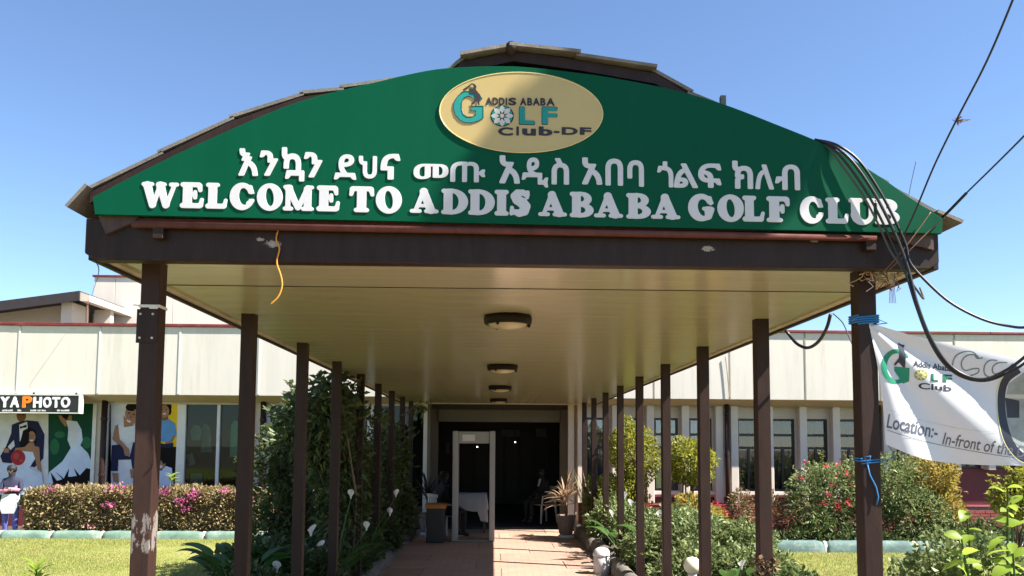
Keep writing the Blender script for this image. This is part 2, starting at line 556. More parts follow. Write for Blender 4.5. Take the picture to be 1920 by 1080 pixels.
def boxpts(n, x0, x1, y0, y1, z0, z1, shell=0.12, lump=0.04, seed=0):
    g = np.random.default_rng(seed+55)
    P = g.random((n, 3)); ax = g.choice(5, n, p=[.08, .08, .40, .06, .38])
    D = g.normal(size=(n, 3))*0.6
    lo = np.array([x0, y0, z0]); hi = np.array([x1, y1, z1])
    Q = lo+P*(hi-lo)
    dep = shell*g.random(n)**1.5
    w = lump*(np.sin(Q[:, 0]*3.1+1)+np.sin(Q[:, 0]*7.3+Q[:, 2]*5)+np.sin(Q[:, 2]*9+Q[:, 1]*6)+1.3*g.normal(size=n)*.6)
    for k, (a, side) in enumerate([(0, 0), (0, 1), (1, 0), (1, 1), (2, 1)]):
        m = ax == k
        if side == 0: Q[m, a] = lo[a]+dep[m]-w[m]; D[m, a] -= 1
        else: Q[m, a] = hi[a]-dep[m]+w[m]; D[m, a] += 1
    return Q, D

def stems(name, base, tips, r, mat, parent, n=5, bend=0.12):
    mb = MB()
    for t in tips:
        b = Vector(base) + Vector((rnd.uniform(-.05, .05), rnd.uniform(-.05, .05), 0)); t = Vector(t)
        mid = (b+t)/2 + Vector((rnd.uniform(-bend, bend), rnd.uniform(-bend, bend), 0))
        mb.tube([b, b.lerp(mid, .6), mid, mid.lerp(t, .6), t], [r, r*.9, r*.75, r*.55, r*.25], n)
    return mb.build(name, mat, parent, smooth=True)

def blade(mb, base, d, length, width, droop=0.3, segs=6, mi=0, cup=0.12, shape=None, twist=0.0, up=(0, 0, 1)):
    """one broad curved leaf with a mid rib, as a strip of quads"""
    d = Vector(d).normalized(); p = Vector(base); up = Vector(up)
    s0 = d.cross(up)
    s0 = s0.normalized() if s0.length > 1e-3 else Vector((1, 0, 0))
    vs = []; fs = []
    for i in range(segs+1):
        t = i/segs
        w = (shape(t) if shape else math.sin(math.pi*min(1, t*0.93+0.05))**0.8)*width*0.5
        s = Matrix.Rotation(twist*t, 3, d) @ s0
        nrm = s.cross(d).normalized()
        vs += [p - s*w + nrm*w*cup*2, p.copy(), p + s*w + nrm*w*cup*2]
        d = (d + Vector((0, 0, -droop/segs*2*t))).normalized()
        p = p + d*(length/segs)
    for i in range(segs):
        a = i*3
        fs += [(a, a+1, a+4, a+3), (a+1, a+2, a+5, a+4)]
    mb.add(vs, fs, mi)
    return p

# ------------------------------------------------------------------ materials of the place
m_brown = brown_paint('brown_paint', (0.028, 0.0145, 0.0115))
m_brown_worn = brown_paint('brown_paint_worn', (0.034, 0.017, 0.0135), chips=(1.36, 0.24, 0.455))
m_red_brown = brown_paint('red_brown_paint', (0.10, 0.032, 0.025))
m_beam = brown_paint('beam_paint', (0.024, 0.0135, 0.0105), spots=((-1.16, -6.928, 2.755, .10), (-1.22, -6.928, 2.775, .05), (0.93, -6.928, 2.755, .08), (1.45, -6.928, 2.80, .05)))
m_wedge = brown_paint('wedge_paint', (0.075, 0.048, 0.040))
m_ceil = M('ceiling_board', (0.375, 0.37, 0.235), 0.22, 0.08, 1.3, 0.16, 2.5, dirt=(0.27, 0.23, 0.13), dirt_amt=0.5, stretch=(0.8, 2.0, 1))
m_ceil_front = M('ceiling_board_front', (0.44, 0.425, 0.31), 0.13, 0.06, 1.3, 0.06, 12, stretch=(0.6, 5, 1))
m_trim = M('pale_trim', (0.50, 0.45, 0.36), 0.6, 0.15, 6)
m_rooftile = M('roof_sheet_grey', (0.16, 0.145, 0.125), 0.75, 0.3, 9, 0.3, 50, dirt=(0.06, 0.055, 0.05))
m_green = M('sign_green', (0.0006512, 0.06838, 0.03256), 0.45, 0.05, 1.5, 0.03, 3, spec=0.10, dirt=(0.003, 0.080, 0.040), dirt_amt=0.5, stretch=(2.5, 2.5, 0.35))
m_white_letter = M('letter_white', (0.5373, 0.5373, 0.551), 0.45, 0.03, 5)
m_gold = M('oval_gold', (0.476, 0.3536, 0.136), 0.35, 0.05, 2, metal=0.12)
m_gold_rim = M('oval_rim', (0.612, 0.5049, 0.2295), 0.3, 0.05, 2)
m_teal = flat('logo_teal', (0.0, 0.22, 0.19))
m_black = flat('logo_black', (0.018, 0.012, 0.012))
m_silver = flat('logo_silver', (0.50, 0.50, 0.46))
m_panel = M('fascia_panel', (0.585, 0.548, 0.49), 0.75, 0.05, 1.2, 0.08, 30, dirt=(0.40, 0.36, 0.30), dirt_amt=0.5, stretch=(3.5, 3.5, 0.3))
m_panel_up = M('upper_panel', (0.6048, 0.5544, 0.4872), 0.75, 0.04, 1.2, 0.06, 30, dirt=(0.58, 0.52, 0.45), dirt_amt=0.3, stretch=(2.5, 2.5, 0.5))
m_strip = M('joint_strip', (0.629, 0.6035, 0.544), 0.6, 0.05, 4)
m_joint = M('joint_dark', (0.30, 0.26, 0.21), 0.8, 0.15, 6)
m_maroon = M('coping_maroon', (0.16, 0.018, 0.022), 0.55, 0.2, 7, dirt=(0.35, 0.2, 0.18), dirt_amt=0.3)
m_soffit = M('soffit_tan', (0.50, 0.42, 0.29), 0.8, 0.1, 3)
m_wall = M('wall_cream', (0.561, 0.4802, 0.3952), 0.85, 0.07, 2, 0.08, 40, dirt=(0.44, 0.37, 0.29), dirt_amt=0.35)
m_fin = M('fin_cream', (0.629, 0.5483, 0.4675), 0.8, 0.06, 2, 0.08, 40, dirt=(0.5, 0.42, 0.34), dirt_amt=0.3)
m_frame_d = M('window_frame_dark', (0.022, 0.014, 0.012), 0.45, 0.2, 8)
m_frame_w = M('shop_frame_white', (0.68, 0.65, 0.60), 0.5, 0.06, 6, dirt=(0.45, 0.4, 0.34), dirt_amt=0.3)
m_glass = glass_mat('window_glass', (0.75, 0.8, 0.82), 0.015, 1.7, 0.85)
m_glass_blue = glass_mat('window_glass_sky_tint', (0.80, 0.87, 0.95), 0.02, 1.9, 0.9)  # bluish tint stands in for sky reflected in the panes
m_glass_shop = glass_mat('shop_glass', (0.66, 0.82, 0.76), 0.01, 1.32, 0.9)
m_curtain = M('curtain_grey', (0.15, 0.155, 0.17), 0.9, 0.08, 3, stretch=(5, 1, 0.4))
m_brick = M('brick_red', (0.26, 0.055, 0.045), 0.85, 0.35, 7, 0.4, 60, dirt=(0.10, 0.03, 0.03))
m_mortar = M('mortar', (0.22, 0.14, 0.12), 0.9, 0.2, 20)
m_maroon_wall = M('maroon_wall', (0.11, 0.012, 0.016), 0.6, 0.2, 3, dirt=(0.05, 0.01, 0.01))
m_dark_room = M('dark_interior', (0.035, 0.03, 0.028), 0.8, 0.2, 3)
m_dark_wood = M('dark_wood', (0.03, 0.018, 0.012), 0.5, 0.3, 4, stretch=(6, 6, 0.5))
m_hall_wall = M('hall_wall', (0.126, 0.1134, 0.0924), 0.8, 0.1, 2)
m_soil = M('soil', (0.07, 0.045, 0.03), 0.95, 0.4, 12, 0.6, 40)
m_kerb = M('kerb_concrete', (0.1445, 0.1275, 0.1062), 0.9, 0.35, 9, 0.5, 45, dirt=(0.06, 0.055, 0.045), dirt_amt=0.8)
m_kerb_green = M('kerb_green_paint', (0.13, 0.215, 0.165), 0.7, 0.25, 5, 0.3, 40, dirt=(0.42, 0.42, 0.36), dirt_amt=0.7)
m_kerb_teal = M('kerb_teal_paint', (0.075, 0.135, 0.125), 0.75, 0.35, 5, 0.3, 40, dirt=(0.30, 0.33, 0.30), dirt_amt=0.9)
m_kerb_white = M('kerb_white_paint', (0.44, 0.4, 0.352), 0.8, 0.2, 8, dirt=(0.35, 0.22, 0.16), dirt_amt=0.6)
m_ground = M('ground_earth', (0.16, 0.13, 0.085), 0.95, 0.3, 3, 0.4, 30)

def lawn_material():
    m, nt, b = nodes('lawn')
    a = ramp(nt, noise(nt, 1.1, 6, 0.65), [(0.35, (0.16, 0.20, 0.04)), (0.52, (0.24, 0.265, 0.065)), (0.70, (0.36, 0.325, 0.125))])
    d_ = ramp(nt, noise(nt, 0.45, 7, 0.7), [(0.50, 0.0), (0.66, 0.75)])
    a = mix_rgb(nt, d_, a, (0.42, 0.36, 0.17))
    c = mix_rgb(nt, 0.35, a, ramp(nt, noise(nt, 60, 4, 0.8), [(0.35, (0.06, 0.09, 0.015)), (0.65, (0.32, 0.33, 0.10))]))
    nt.links.new(c, b.inputs['Base Color']); b.inputs['Roughness'].default_value = 0.9
    b.inputs['Specular IOR Level'].default_value = 0.1
    bump(nt, b, noise(nt, 90, 4, 0.8), 0.8, 0.02)
    return m
m_lawn = lawn_material()

def paver_material():
    m, nt, b = nodes('path_slab')
    tc = nt.nodes.new('ShaderNodeTexCoord')
    br = nt.nodes.new('ShaderNodeTexBrick')
    br.inputs['Scale'].default_value = 1.0
    br.inputs['Brick Width'].default_value = 0.23; br.inputs['Row Height'].default_value = 0.115
    br.inputs['Mortar Size'].default_value = 0.007; br.inputs['Mortar Smooth'].default_value = 0.3
    br.inputs['Color1'].default_value = (0.34, 0.225, 0.17, 1); br.inputs['Color2'].default_value = (0.395, 0.265, 0.20, 1)
    br.inputs['Mortar'].default_value = (0.26, 0.165, 0.12, 1)
    nt.links.new(tc.outputs['Object'], br.inputs['Vector'])
    oi = nt.nodes.new('ShaderNodeObjectInfo')
    tint = ramp(nt, oi.outputs['Random'], [(0.0, (0.82, 0.80, 0.80)), (1.0, (1.12, 1.08, 1.02))])
    c = mix_rgb(nt, 1.0, br.outputs['Color'], tint, 'MULTIPLY')
    st = ramp(nt, noise(nt, 2.2, 8, 0.7), [(0.45, 0.0), (0.72, 0.55)])
    c = mix_rgb(nt, st, c, (0.30, 0.23, 0.19))
    nt.links.new(c, b.inputs['Base Color'])
    b.inputs['Roughness'].default_value = 0.75
    bump(nt, b, br.outputs['Fac'], -0.4, 0.006)
    return m
m_paver = paver_material()

# ------------------------------------------------------------------ ground, lawn, path, beds
S = lambda o: tag(o, kind='structure')
S(MB().add([(-600, -500, -0.06), (600, -500, -0.06), (600, 700, -0.06), (-600, 700, -0.06)], [(0, 1, 2, 3)]).build('ground', m_ground))
def sheet(name, x0, x1, y0, y1, z, mat, nx=24, ny=24, amp=0.015, seed=1):
    g = np.random.default_rng(seed)
    vs = []; fs = []
    for j in range(ny+1):
        for i in range(nx+1):
            x = x0+(x1-x0)*i/nx; y = y0+(y1-y0)*j/ny
            e = amp*(math.sin(x*1.3+seed)+math.sin(y*1.7+x*.6)) if 0 < i < nx and 0 < j < ny else 0
            vs.append((x, y, z+e))
    for j in range(ny):
        for i in range(nx):
            a = j*(nx+1)+i; fs.append((a, a+1, a+nx+2, a+nx+1))
    return S(MB().add(vs, fs).build(name, mat, smooth=True))
sheet('lawn', -40, -3.35, -25, 15.75, 0.0, m_lawn, seed=2)
sheet('lawn', 3.55, 40, -25, 14.15, 0.0, m_lawn, seed=3)
sheet('planting_bed', -3.35, -1.74, 1.0, 16.4, 0.03, m_soil, 8, 40, 0.02, 4)
sheet('planting_bed', 1.84, 3.55, 1.0, 16.8, 0.03, m_soil, 8, 40, 0.02, 5)
sheet('planting_bed', -16, -3.35, 15.95, 18.2, 0.02, m_soil, 30, 6, 0.02, 6)
sheet('planting_bed', 3.55, 16, 14.36, 17.75, 0.02, m_soil, 30, 6, 0.02, 7)

path = S(MB().box(-1.62, 1.72, -6, 17.85, -0.055, -0.012).build('path', m_mortar))
slab_me = None
y = 17.85
row = 0
while y > 1.0:
    xs_ = [-1.62, -1.62+(0.62 if row % 2 else 1.10), -1.62+(1.75 if row % 2 else 2.25), 1.72] if row % 3 else [-1.62, -0.25, 1.1, 1.72]
    for x0, x1 in zip(xs_[:-1], xs_[1:]):
        MB().box(x0+0.004, x1-0.004, y-0.796, y-0.004, -0.012, rnd.uniform(-0.003, 0.004)).build('path_slab', m_paver, path, bevel=0.004)
    y -= 0.8; row += 1

def round_block(name, mat, parent, p, size, seed=0, rot=0.0, flatend=False):
    """a pillow-shaped cast kerb block, worn and uneven"""
    g = random.Random(seed)
    mb = MB(); sx, sy, sz = size; vs = []; fs = []; nu, nv = 10, 8
    for i in range(nu+1):
        t = i/nu*2-1
        e = (1-abs(t)**9)**0.5 if abs(t) < 1 else 0.0
        e = max(e, 0.62 if flatend else 0.35)
        for j in range(nv+1):
            a = math.pi*j/nv
            vs.append(Vector((t*sy/2, -math.cos(a)*sx/2*(0.82+0.18*e), max(0, math.sin(a))**0.6*sz*(0.6+0.4*e)+g.uniform(-.004, .004))))
    for i in range(nu):
        for j in range(nv):
            a = i*(nv+1)+j; fs.append((a, a+1, a+nv+2, a+nv+1))
    fs.append(tuple(range(nv+1))); fs.append(tuple(nu*(nv+1)+j for j in range(nv, -1, -1)))
    R = Matrix.Rotation(rot, 3, 'Z')
    vs = [R @ q + Vector(p) for q in vs]
    return mb.add(vs, fs).build(name, mat, parent, smooth=True)

kr = thing('path_kerb', (1.78, 10, 0), 'row of rounded grey kerb blocks along the sunny side of the walkway', 'kerb')
kl = thing('path_kerb', (-1.68, 10, 0), 'row of rounded dark kerb blocks along the shaded side of the walkway', 'kerb')
yy = 5.0; i = 0
while yy < 17.0:
    L = rnd.uniform(0.50, 0.62)
    round_block('kerb_block', m_kerb, kr, (1.78+rnd.uniform(-.02, .02), yy+L/2, -0.02), (0.24, L, 0.24+rnd.uniform(-.03, .03)), i, math.pi/2+rnd.uniform(-.05, .05))
    round_block('kerb_block', m_kerb, kl, (-1.68+rnd.uniform(-.02, .02), yy+L/2, -0.02), (0.22, L, 0.17+rnd.uniform(-.03, .03)), i+50, math.pi/2+rnd.uniform(-.05, .05))
    yy += L+0.02; i += 1
k1 = thing('lawn_kerb', (-7, 15.85, 0), 'low green painted kerb in front of the clipped hedge', 'kerb')
k2 = thing('lawn_kerb', (8, 14.26, 0), 'weathered teal painted kerb below the flowering shrubs', 'kerb')
for kk, x0, x1, yk, mt, h in ((k1, -15.0, -3.45, 15.85, m_kerb_green, 0.15), (k2, 3.65, 15.5, 14.26, m_kerb_teal, 0.20)):
    x = x0; i = 0
    while x < x1:
        L = 0.93 if kk is k1 else rnd.uniform(.7, 1.1)
        round_block('kerb_segment', mt, kk, (x+L/2, yk, -0.02), (0.20, L, h+0.02), int(x*10)+900, 0.0, True)
        round_block('kerb_joint', m_kerb_white, kk, (x+L+0.012, yk, -0.02), (0.185, 0.07, h+0.012), int(x*10)+700)
        x += L+0.024

# ------------------------------------------------------------------ entrance canopy
CL, CR = -1.97, 2.20            # outer faces of the side boards
CEIL = 2.713
Y_END = 17.72
can = thing('entrance_canopy', (0.1, 10.8, 0), 'long flat-ceilinged brown entrance canopy on two rows of square posts', 'canopy')
post_y = [4.146+1.626*i for i in range(9)]
PW = 0.047
proto = None
for sx in (-1.728, 1.905):
    for i, py in enumerate(post_y):
        mt = m_brown_worn if (sx < 0 and i == 0) else m_brown
        x0 = sx-PW; x1 = sx+PW
        po = MB().box(x0, x1, py-PW, py+PW, -0.05, CEIL+0.04).build('post', mt, can, bevel=0.006, seg=2)
        if sx < 0 and i == 0:
            mb = MB().box(x0-.012, x1-.002, py-PW-.006, py-PW-.0005, 2.30, 2.47)
            pl = mb.build('splice_plate', m_brown, po, bevel=0.002)
            for bx, bz in ((x0+.008, 2.445), (x1-.025, 2.445), (x0+.008, 2.325), (x1-.025, 2.325)):
                MB().tube([(bx, py-PW-.011, bz), (bx, py-PW-.005, bz)], 0.006, 8).build('bolt', m_trim, po)
# front beam with chamfered lower corners
bx0, bx1 = -1.948, 2.158
MB().plate([(bx0+.05, 2.668), (bx1-.05, 2.668), (bx1, 2.700), (bx1, 2.868), (bx0, 2.868), (bx0, 2.700)], 3.872, 3.952).build('front_beam', m_beam, can, bevel=0.004)
MB().box(bx0+.07, bx1-.07, 3.86, 3.8715, 2.846, 2.866).build('drip_board', m_red_brown, can)
for s, xa in ((1, CL), (-1, CR)):
    MB().box(min(xa, xa+s*.028), max(xa, xa+s*.028), 3.953, Y_END, 2.684, 2.868).build('side_board', m_beam, can, bevel=0.003)
    mb = MB(); xa2 = xa+s*.029; mb.box(min(xa2, xa2+s*.045), max(xa2, xa2+s*.045), 3.953, Y_END-.01, 2.700, 2.735); mb.build('edge_trim', m_trim, can)
# ceiling boards
pw = 0.25; yb = 3.955; k = 0
pl0 = None
xa, xb = CL+.075, CR-.075
while yb+pw < Y_END:
    if pl0 is None:
        pl0 = MB().box(xa, xb, yb+.0004, yb+pw-.0004, CEIL, CEIL+.012).build('ceiling_board', m_ceil_front, can, bevel=0.0008)
        pl1 = None
    else:
        if k < 2: c = MB().box(xa, xb, 3.9554, 4.2046, CEIL, CEIL+.012).build('ceiling_board', m_ceil_front, can, bevel=0.0008)
        else:
            if pl1 is None:
                c = pl1 = MB().box(xa, xb, 3.9554, 4.2046, CEIL, CEIL+.012).build('ceiling_board', m_ceil, can, bevel=0.0008)
            else:
                c = pl1.copy(); COL.objects.link(c)
        k += 1; c.location = (0, yb-3.955, rnd.uniform(-.0005, .0005)); c.parent = can
    yb += pw
MB().box(xa-.02, xb+.02, 3.955, Y_END-.002, CEIL+.0145, CEIL+.03).build('ceiling_backing', m_ceil, can)
MB().box(xa, xb, yb+.001, Y_END, CEIL-.012, CEIL+.012).build('end_trim', m_strip, can)
# joint cover battens seen near the front
MB().box(xa, xb, 4.70, 4.708, CEIL-.004, CEIL-.0015).build('joint_batten', m_brown, can)

# roof sheets over the canopy: faceted arch of overlapping sheets
prof_px = [(147, 401), (176, 364), (305, 297), (437, 232), (566, 187), (640, 176), (845, 143), (866, 122), (962, 101), (1085, 118), (1226, 143), (1292, 184), (1440, 250), (1560, 300), (1655, 354), (1748, 410), (1786, 430)]
prof = [at(x, y_, 3.90) for x, y_ in prof_px]
lapup = 0.014
for i in range(len(prof)-1):
    (xa1, za1), (xb1, zb1) = prof[i], prof[i+1]
    dx, dz = xb1-xa1, zb1-za1; L = math.hypot(dx, dz); nx_, nz_ = -dz/L, dx/L
    if nz_ < 0: nx_, nz_ = -nx_, -nz_
    e0 = 0.012 if xa1 < 0.05 else 0.0; e1 = 0.012 if xa1 >= 0.05 else 0.0
    A = (xa1+nx_*e0, za1+nz_*e0); B = (xb1+nx_*e1, zb1+nz_*e1)
    th = 0.016
    ov = 0.02/L
    A = (A[0]-dx*ov*(xa1 >= .05), A[1]-dz*ov*(xa1 >= .05)); B = (B[0]+dx*ov*(xa1 < .05), B[1]+dz*ov*(xa1 < .05))
    poly = [A, B, (B[0]+nx_*th, B[1]+nz_*th), (A[0]+nx_*th, A[1]+nz_*th)]
    yf = 3.80+rnd.uniform(0, .03) if 7 <= i <= 9 or i in (0, len(prof)-2) else 3.86
    sh = MB().plate(poly, yf, Y_END+.1).build('roof_sheet', m_rooftile, can)
mb = MB(); rx, rz = prof[8]
mb.tube([(rx-.01, 3.815, rz-.002), (rx-.01, Y_END, rz-.002)], 0.026, 10); mb.build('ridge_cap', m_brown, can, smooth=True)
mb = MB()
low = [(x, z-0.055) for x, z in prof[1:-1]]
mb2 = [(x, z-0.004) for x, z in prof[1:-1]]
mb.plate(low+mb2[::-1], 3.862, 3.90); mb.build('arch_rafter', m_brown, can)
# gutter rail below the sign and its end brackets
mb = MB(); za = at(250, 417, 3.82)[1]; zb = at(1648, 444, 3.82)[1]
mb.tube([(-1.71, 3.835, za-.005), (0, 3.832, (za+zb)/2-.003), (1.83, 3.835, zb-.003)], 0.017, 12)
mb.build('gutter_rail', m_red_brown, can, smooth=True)
for x, z in ((at(297, 436, 3.84)), (at(1632, 458, 3.84))):
    MB().box(x-.025, x+.025, 3.83, 3.8715, z-.03, z+.03).build('rail_bracket', m_beam, can, bevel=0.003)
for (x, z), s in ((at(205, 420, 3.84), 1), (at(1722, 452, 3.84), -1)):
    mb = MB(); mb.plate([(x-.06, z+.045), (x-.02*s, z-.045), (x+.10, z+.01), (x+.14, z+.045)] if s > 0 else [(x-.17, z+.05), (x-.1, z+.005), (x+.08, z-.04), (x+.08, z+.05)], 3.85, 3.871)
    mb.build('corner_wedge', m_wedge, can)
for x, y_ in ((572, 182), (1355, 190)):
    X, Z = at(x, y_, 3.95)
    MB().box(X-.013, X+.013, 3.935, 3.962, Z-.06, Z+.025).build('roof_stub', m_rooftile, can)

# ------------------------------------------------------------------ sign board on the canopy
SY = 3.815
sign = thing('welcome_sign', (0.12, SY, 2.85), 'green arched welcome board with white raised letters and golden oval emblem', 'sign')
arch = [(178, 402), (1766, 438), (1768, 410), (1700, 366), (1650, 331), (1560, 277), (1450, 231), (1350, 193), (1250, 165.5), (1150, 146), (1085, 136.5), (1000, 127), (944, 124), (865, 126), (800, 132.5), (700, 155), (560, 190.5), (430, 244), (300, 304), (173, 370)]
ap = [at(x, y_, SY) for x, y_ in arch]
def smooth_poly(pts, lo, hi, n=5):
    out = list(pts[:lo+1])
    for i in range(lo, hi):
        p0 = pts[max(i-1, lo)]; p1 = pts[i]; p2 = pts[i+1]; p3 = pts[min(i+2, hi)]
        for k in range(1, n+1):
            t = k/n
            out.append(tuple(.5*((2*p1[j])+(-p0[j]+p2[j])*t+(2*p0[j]-5*p1[j]+4*p2[j]-p3[j])*t*t+(-p0[j]+3*p1[j]-3*p2[j]+p3[j])*t**3) for j in (0, 1)))
    return out
ap = smooth_poly(ap, 2, len(ap)-1, 4)
MB().plate(ap, SY, SY+.022).build('board', m_green, sign, bevel=0.0015)
TH = 0.0045
Wl = [('W', 264, 336), ('E', 337, 383.5), ('L', 385, 428), ('C', 430, 478), ('O', 481, 531), ('M', 530, 589.5), ('E', 593, 638), ('T', 654, 702), ('O', 704, 754),
      ('A', 768, 823), ('D', 827, 878), ('D', 877.5, 928), ('I', 927, 954), ('S', 955, 995), ('A', 1009, 1063), ('B', 1068, 1113), ('A', 1113.5, 1168), ('B', 1174, 1220), ('A', 1220.5, 1275),
      ('G', 1290, 1339), ('O', 1345, 1394), ('L', 1392, 1433), ('F', 1437, 1480), ('C', 1499.5, 1543), ('L', 1548, 1590), ('U', 1591, 1642), ('B', 1640, 1685)]
for c, a, b in Wl:
    mid = (a+b)/2
    yb_ = 389.0+(mid-300)*0.0238; yt_ = 341.0+(mid-300)*0.0238
    e = 1.5 if c in 'OCGSUW' else 0
    x0, z0 = at(a, yb_+e, SY); x1, z1 = at(b, yt_-(e if c in 'OCGS' else 0), SY)
    glyph_fit(('fat', c), x0, x1, z0, z1, SY-TH, SY-.0003, 0.010).build('letter', m_white_letter, sign)
Al = [('እ', 447, 485, 279, 330), ('ን', 486, 522, 283, 330), ('ኳ', 527, 572, 277, 340), ('ን', 569, 605, 286, 333), ('ደ', 626, 669, 290, 337), ('ህ', 672, 707, 293, 335), ('ና', 713, 751, 289, 337),
      ('መ', 775, 841, 308, 336), ('ጡ', 844, 910, 304, 341), ('አ', 936, 975, 292, 344), ('ዲ', 978, 1028, 296, 351), ('ስ', 1034, 1067, 297, 346), ('አ', 1091, 1129, 296, 346), ('በ', 1135, 1168, 298, 348), ('ባ', 1176, 1207, 301, 350),
      ('ጎ', 1232, 1262, 303, 351), ('ል', 1263, 1308, 307, 352), ('ፍ', 1309, 1352, 307, 352), ('ክ', 1373, 1411, 302, 354), ('ለ', 1416, 1450, 309, 355), ('ብ', 1453, 1499, 309, 356)]
for c, a, b, t, bo in Al:
    x0, z0 = at(a, bo, SY); x1, z1 = at(b, t, SY)
    glyph_fit(('amh', c), x0, x1, z0, z1, SY-TH, SY-.0003, 0.010).build('letter', m_white_letter, sign)

# oval emblem
OY = SY-.0045
def pl(px): return [at(x, y_, OY) for x, y_ in px]
oval = []
for i in range(64):
    a = 2*math.pi*i/64
    oval.append(at(977+153*math.cos(a), 211-75*math.sin(a)+0.02*153*math.cos(a), OY))
em = MB().plate(oval, OY, SY-.0003).build('emblem', m_gold, sign)
rim = MB()
rim.tube([(x, OY, z) for x, z in oval+oval[:1]], 0.0032, 6, cap=False); rim.build('emblem_rim', m_gold_rim, em, smooth=True)
def dec(name, px, mat, lay=1, par=None):
    yy0 = OY-.0012*lay
    return MB().plate([at(x, y_, OY) for x, y_ in px], yy0, yy0+.001).build(name, mat, par or em)
zf = lambda x, y_: (820+x/7.71, 130+y_/7.71)
Gout = [zf(*p) for p in [(470, 318), (380, 325), (300, 385), (245, 470), (232, 560), (262, 660), (330, 740), (400, 772), (500, 775), (600, 745), (665, 708), (665, 532), (490, 535), (482, 595), (560, 605), (556, 660), (510, 690), (430, 690), (380, 655), (350, 580), (352, 480), (390, 410), (450, 388), (500, 405), (545, 440), (650, 430), (620, 370), (560, 325)]]
cg = (880, 200)
def grow(px, k, c): return [(c[0]+(x-c[0])*k, c[1]+(y_-c[1])*k) for x, y_ in px]
dec('initial', Gout[::-1], m_teal, 2)
o_line = MB()
Gw = [(x, OY-.0026, z) for x, z in pl(Gout)]
o_line.tube(Gw+Gw[:1], 0.0016, 5, cap=False); o_line.build('initial_outline', m_black, em)
golfer = [zf(*p) for p in [(500, 205), (545, 222), (565, 250), (555, 300), (590, 340), (612, 380), (620, 440), (605, 470), (612, 520), (590, 520), (580, 460), (560, 455), (520, 500), (500, 525), (488, 490), (520, 480), (545, 430), (540, 360), (480, 350), (450, 290), (470, 278), (515, 290), (525, 245), (505, 222), (378, 312), (366, 300)]]
dec('golfer_figure', golfer[::-1], m_black, 4)
fc = (941.5, 217.5)
dec('flower_disc', [(fc[0]+22*math.cos(a), fc[1]-20*math.sin(a)) for a in np.linspace(0, 2*math.pi, 25)[:-1]], m_black, 1)
for k in range(8):
    a = math.pi/8*0+k*math.pi/4+math.pi/2
    pts = [(5, 0), (12, 5.2), (17, 4), (21.5, 0), (17, -4), (12, -5.2)]
    dec('petal', [(fc[0]+r*math.cos(a)-s*math.sin(a), fc[1]-(r*math.sin(a)+s*math.cos(a))*.93) for r, s in pts], m_silver, 2)
    a += math.pi/8
    dec('petal_gap', [(fc[0]+r*math.cos(a)-s*math.sin(a), fc[1]-(r*math.sin(a)+s*math.cos(a))*.93) for r, s in [(13.5, 0), (18.5, 4.2), (20, 0), (18.5, -4.2)]], m_teal, 2)
dec('flower_eye', [(fc[0]+4*math.cos(a), fc[1]-4*math.sin(a)) for a in np.linspace(0, 2*math.pi, 13)[:-1]], m_silver, 3)
def sans(c, a, b, t, bo, mat, lay=2, par=None, Y=OY, tilt=0.01, key='sans', name='letter'):
    x0, z0 = at(a, bo, Y); x1, z1 = at(b, t, Y)
    return glyph_fit((key, c), x0, x1, z0, z1, Y-.0012*lay, Y-.0012*lay+.001, tilt).build(name, mat, par or em)
for c, a, b in (('A', 911, 922.5), ('D', 923.5, 934), ('D', 935.5, 946), ('I', 948, 951), ('S', 953, 968), ('A', 975, 987), ('B', 988.5, 998), ('A', 999, 1012), ('B', 1013, 1023), ('A', 1024.5, 1040)):
    s_ = (a-911)*0.012
    sans(c, a, b, 183+s_, 197+s_, m_black)
for c, a, b in (('L', 974, 1002), ('F', 1016.5, 1044)):
    sans(c, a-1.2, b+1.2, 200, 234, m_black, 1); sans(c, a, b, 201.3, 232.7, m_teal, 2)
for c, a, b, t in (('C', 934, 962, 239), ('l', 968, 973, 237), ('u', 979, 1005, 241), ('b', 1010, 1036, 237), ('-', 1038, 1049, 245), ('D', 1053, 1083, 238), ('F', 1087, 1109, 238)):
    sans(c, a, b, t+(a-934)*.008, (254 if c != '-' else 249)+(a-934)*.006-(2 if a > 1050 else 0), m_black)

# ------------------------------------------------------------------ ceiling lights
m_lamp_rim = M('lamp_rim_brown', (0.011, 0.006, 0.004), 0.6, 0.2, 9, spec=.2)
m_lamp_bowl = M('lamp_bowl_cream', (0.44, 0.40, 0.26), 0.3, 0.06, 3)
nm = ['nearest of the four round lights on the canopy ceiling, with chipped dark rim', 'second of the four round lights along the canopy ceiling', 'third round light back along the canopy ceiling', 'farthest small round light, just before the dark doorway']
for (yl, r), lb in zip(((5.72, .165), (9.25, .170), (12.5, .172), (15.9, .165)), nm):
    x = 0.095
    t = thing('ceiling_light', (x, yl, CEIL), lb, 'light', 'round lights along the canopy ceiling')
    MB().lathe((x, yl, CEIL), [(r*.80, -.001), (r*1.0, -.004), (r*1.04, -.022), (r*1.0, -.058), (r*.90, -.066), (r*.84, -.050)], 28).build('rim', m_lamp_rim, t, smooth=True)
    MB().lathe((x, yl, CEIL), [(r*.86, -.050), (r*.80, -.070), (r*.60, -.084), (r*.3, -.092), (0.0, -.094)], 28).build('bowl', m_lamp_bowl, t, smooth=True)
    for a in (0, 2.1, 4.2):
        MB().box(x+r*.9*math.cos(a)-.01, x+r*.9*math.cos(a)+.01, yl+r*.9*math.sin(a)-.01, yl+r*.9*math.sin(a)+.01, CEIL-.080, CEIL-.060).build('clip', m_lamp_rim, t, bevel=.003)

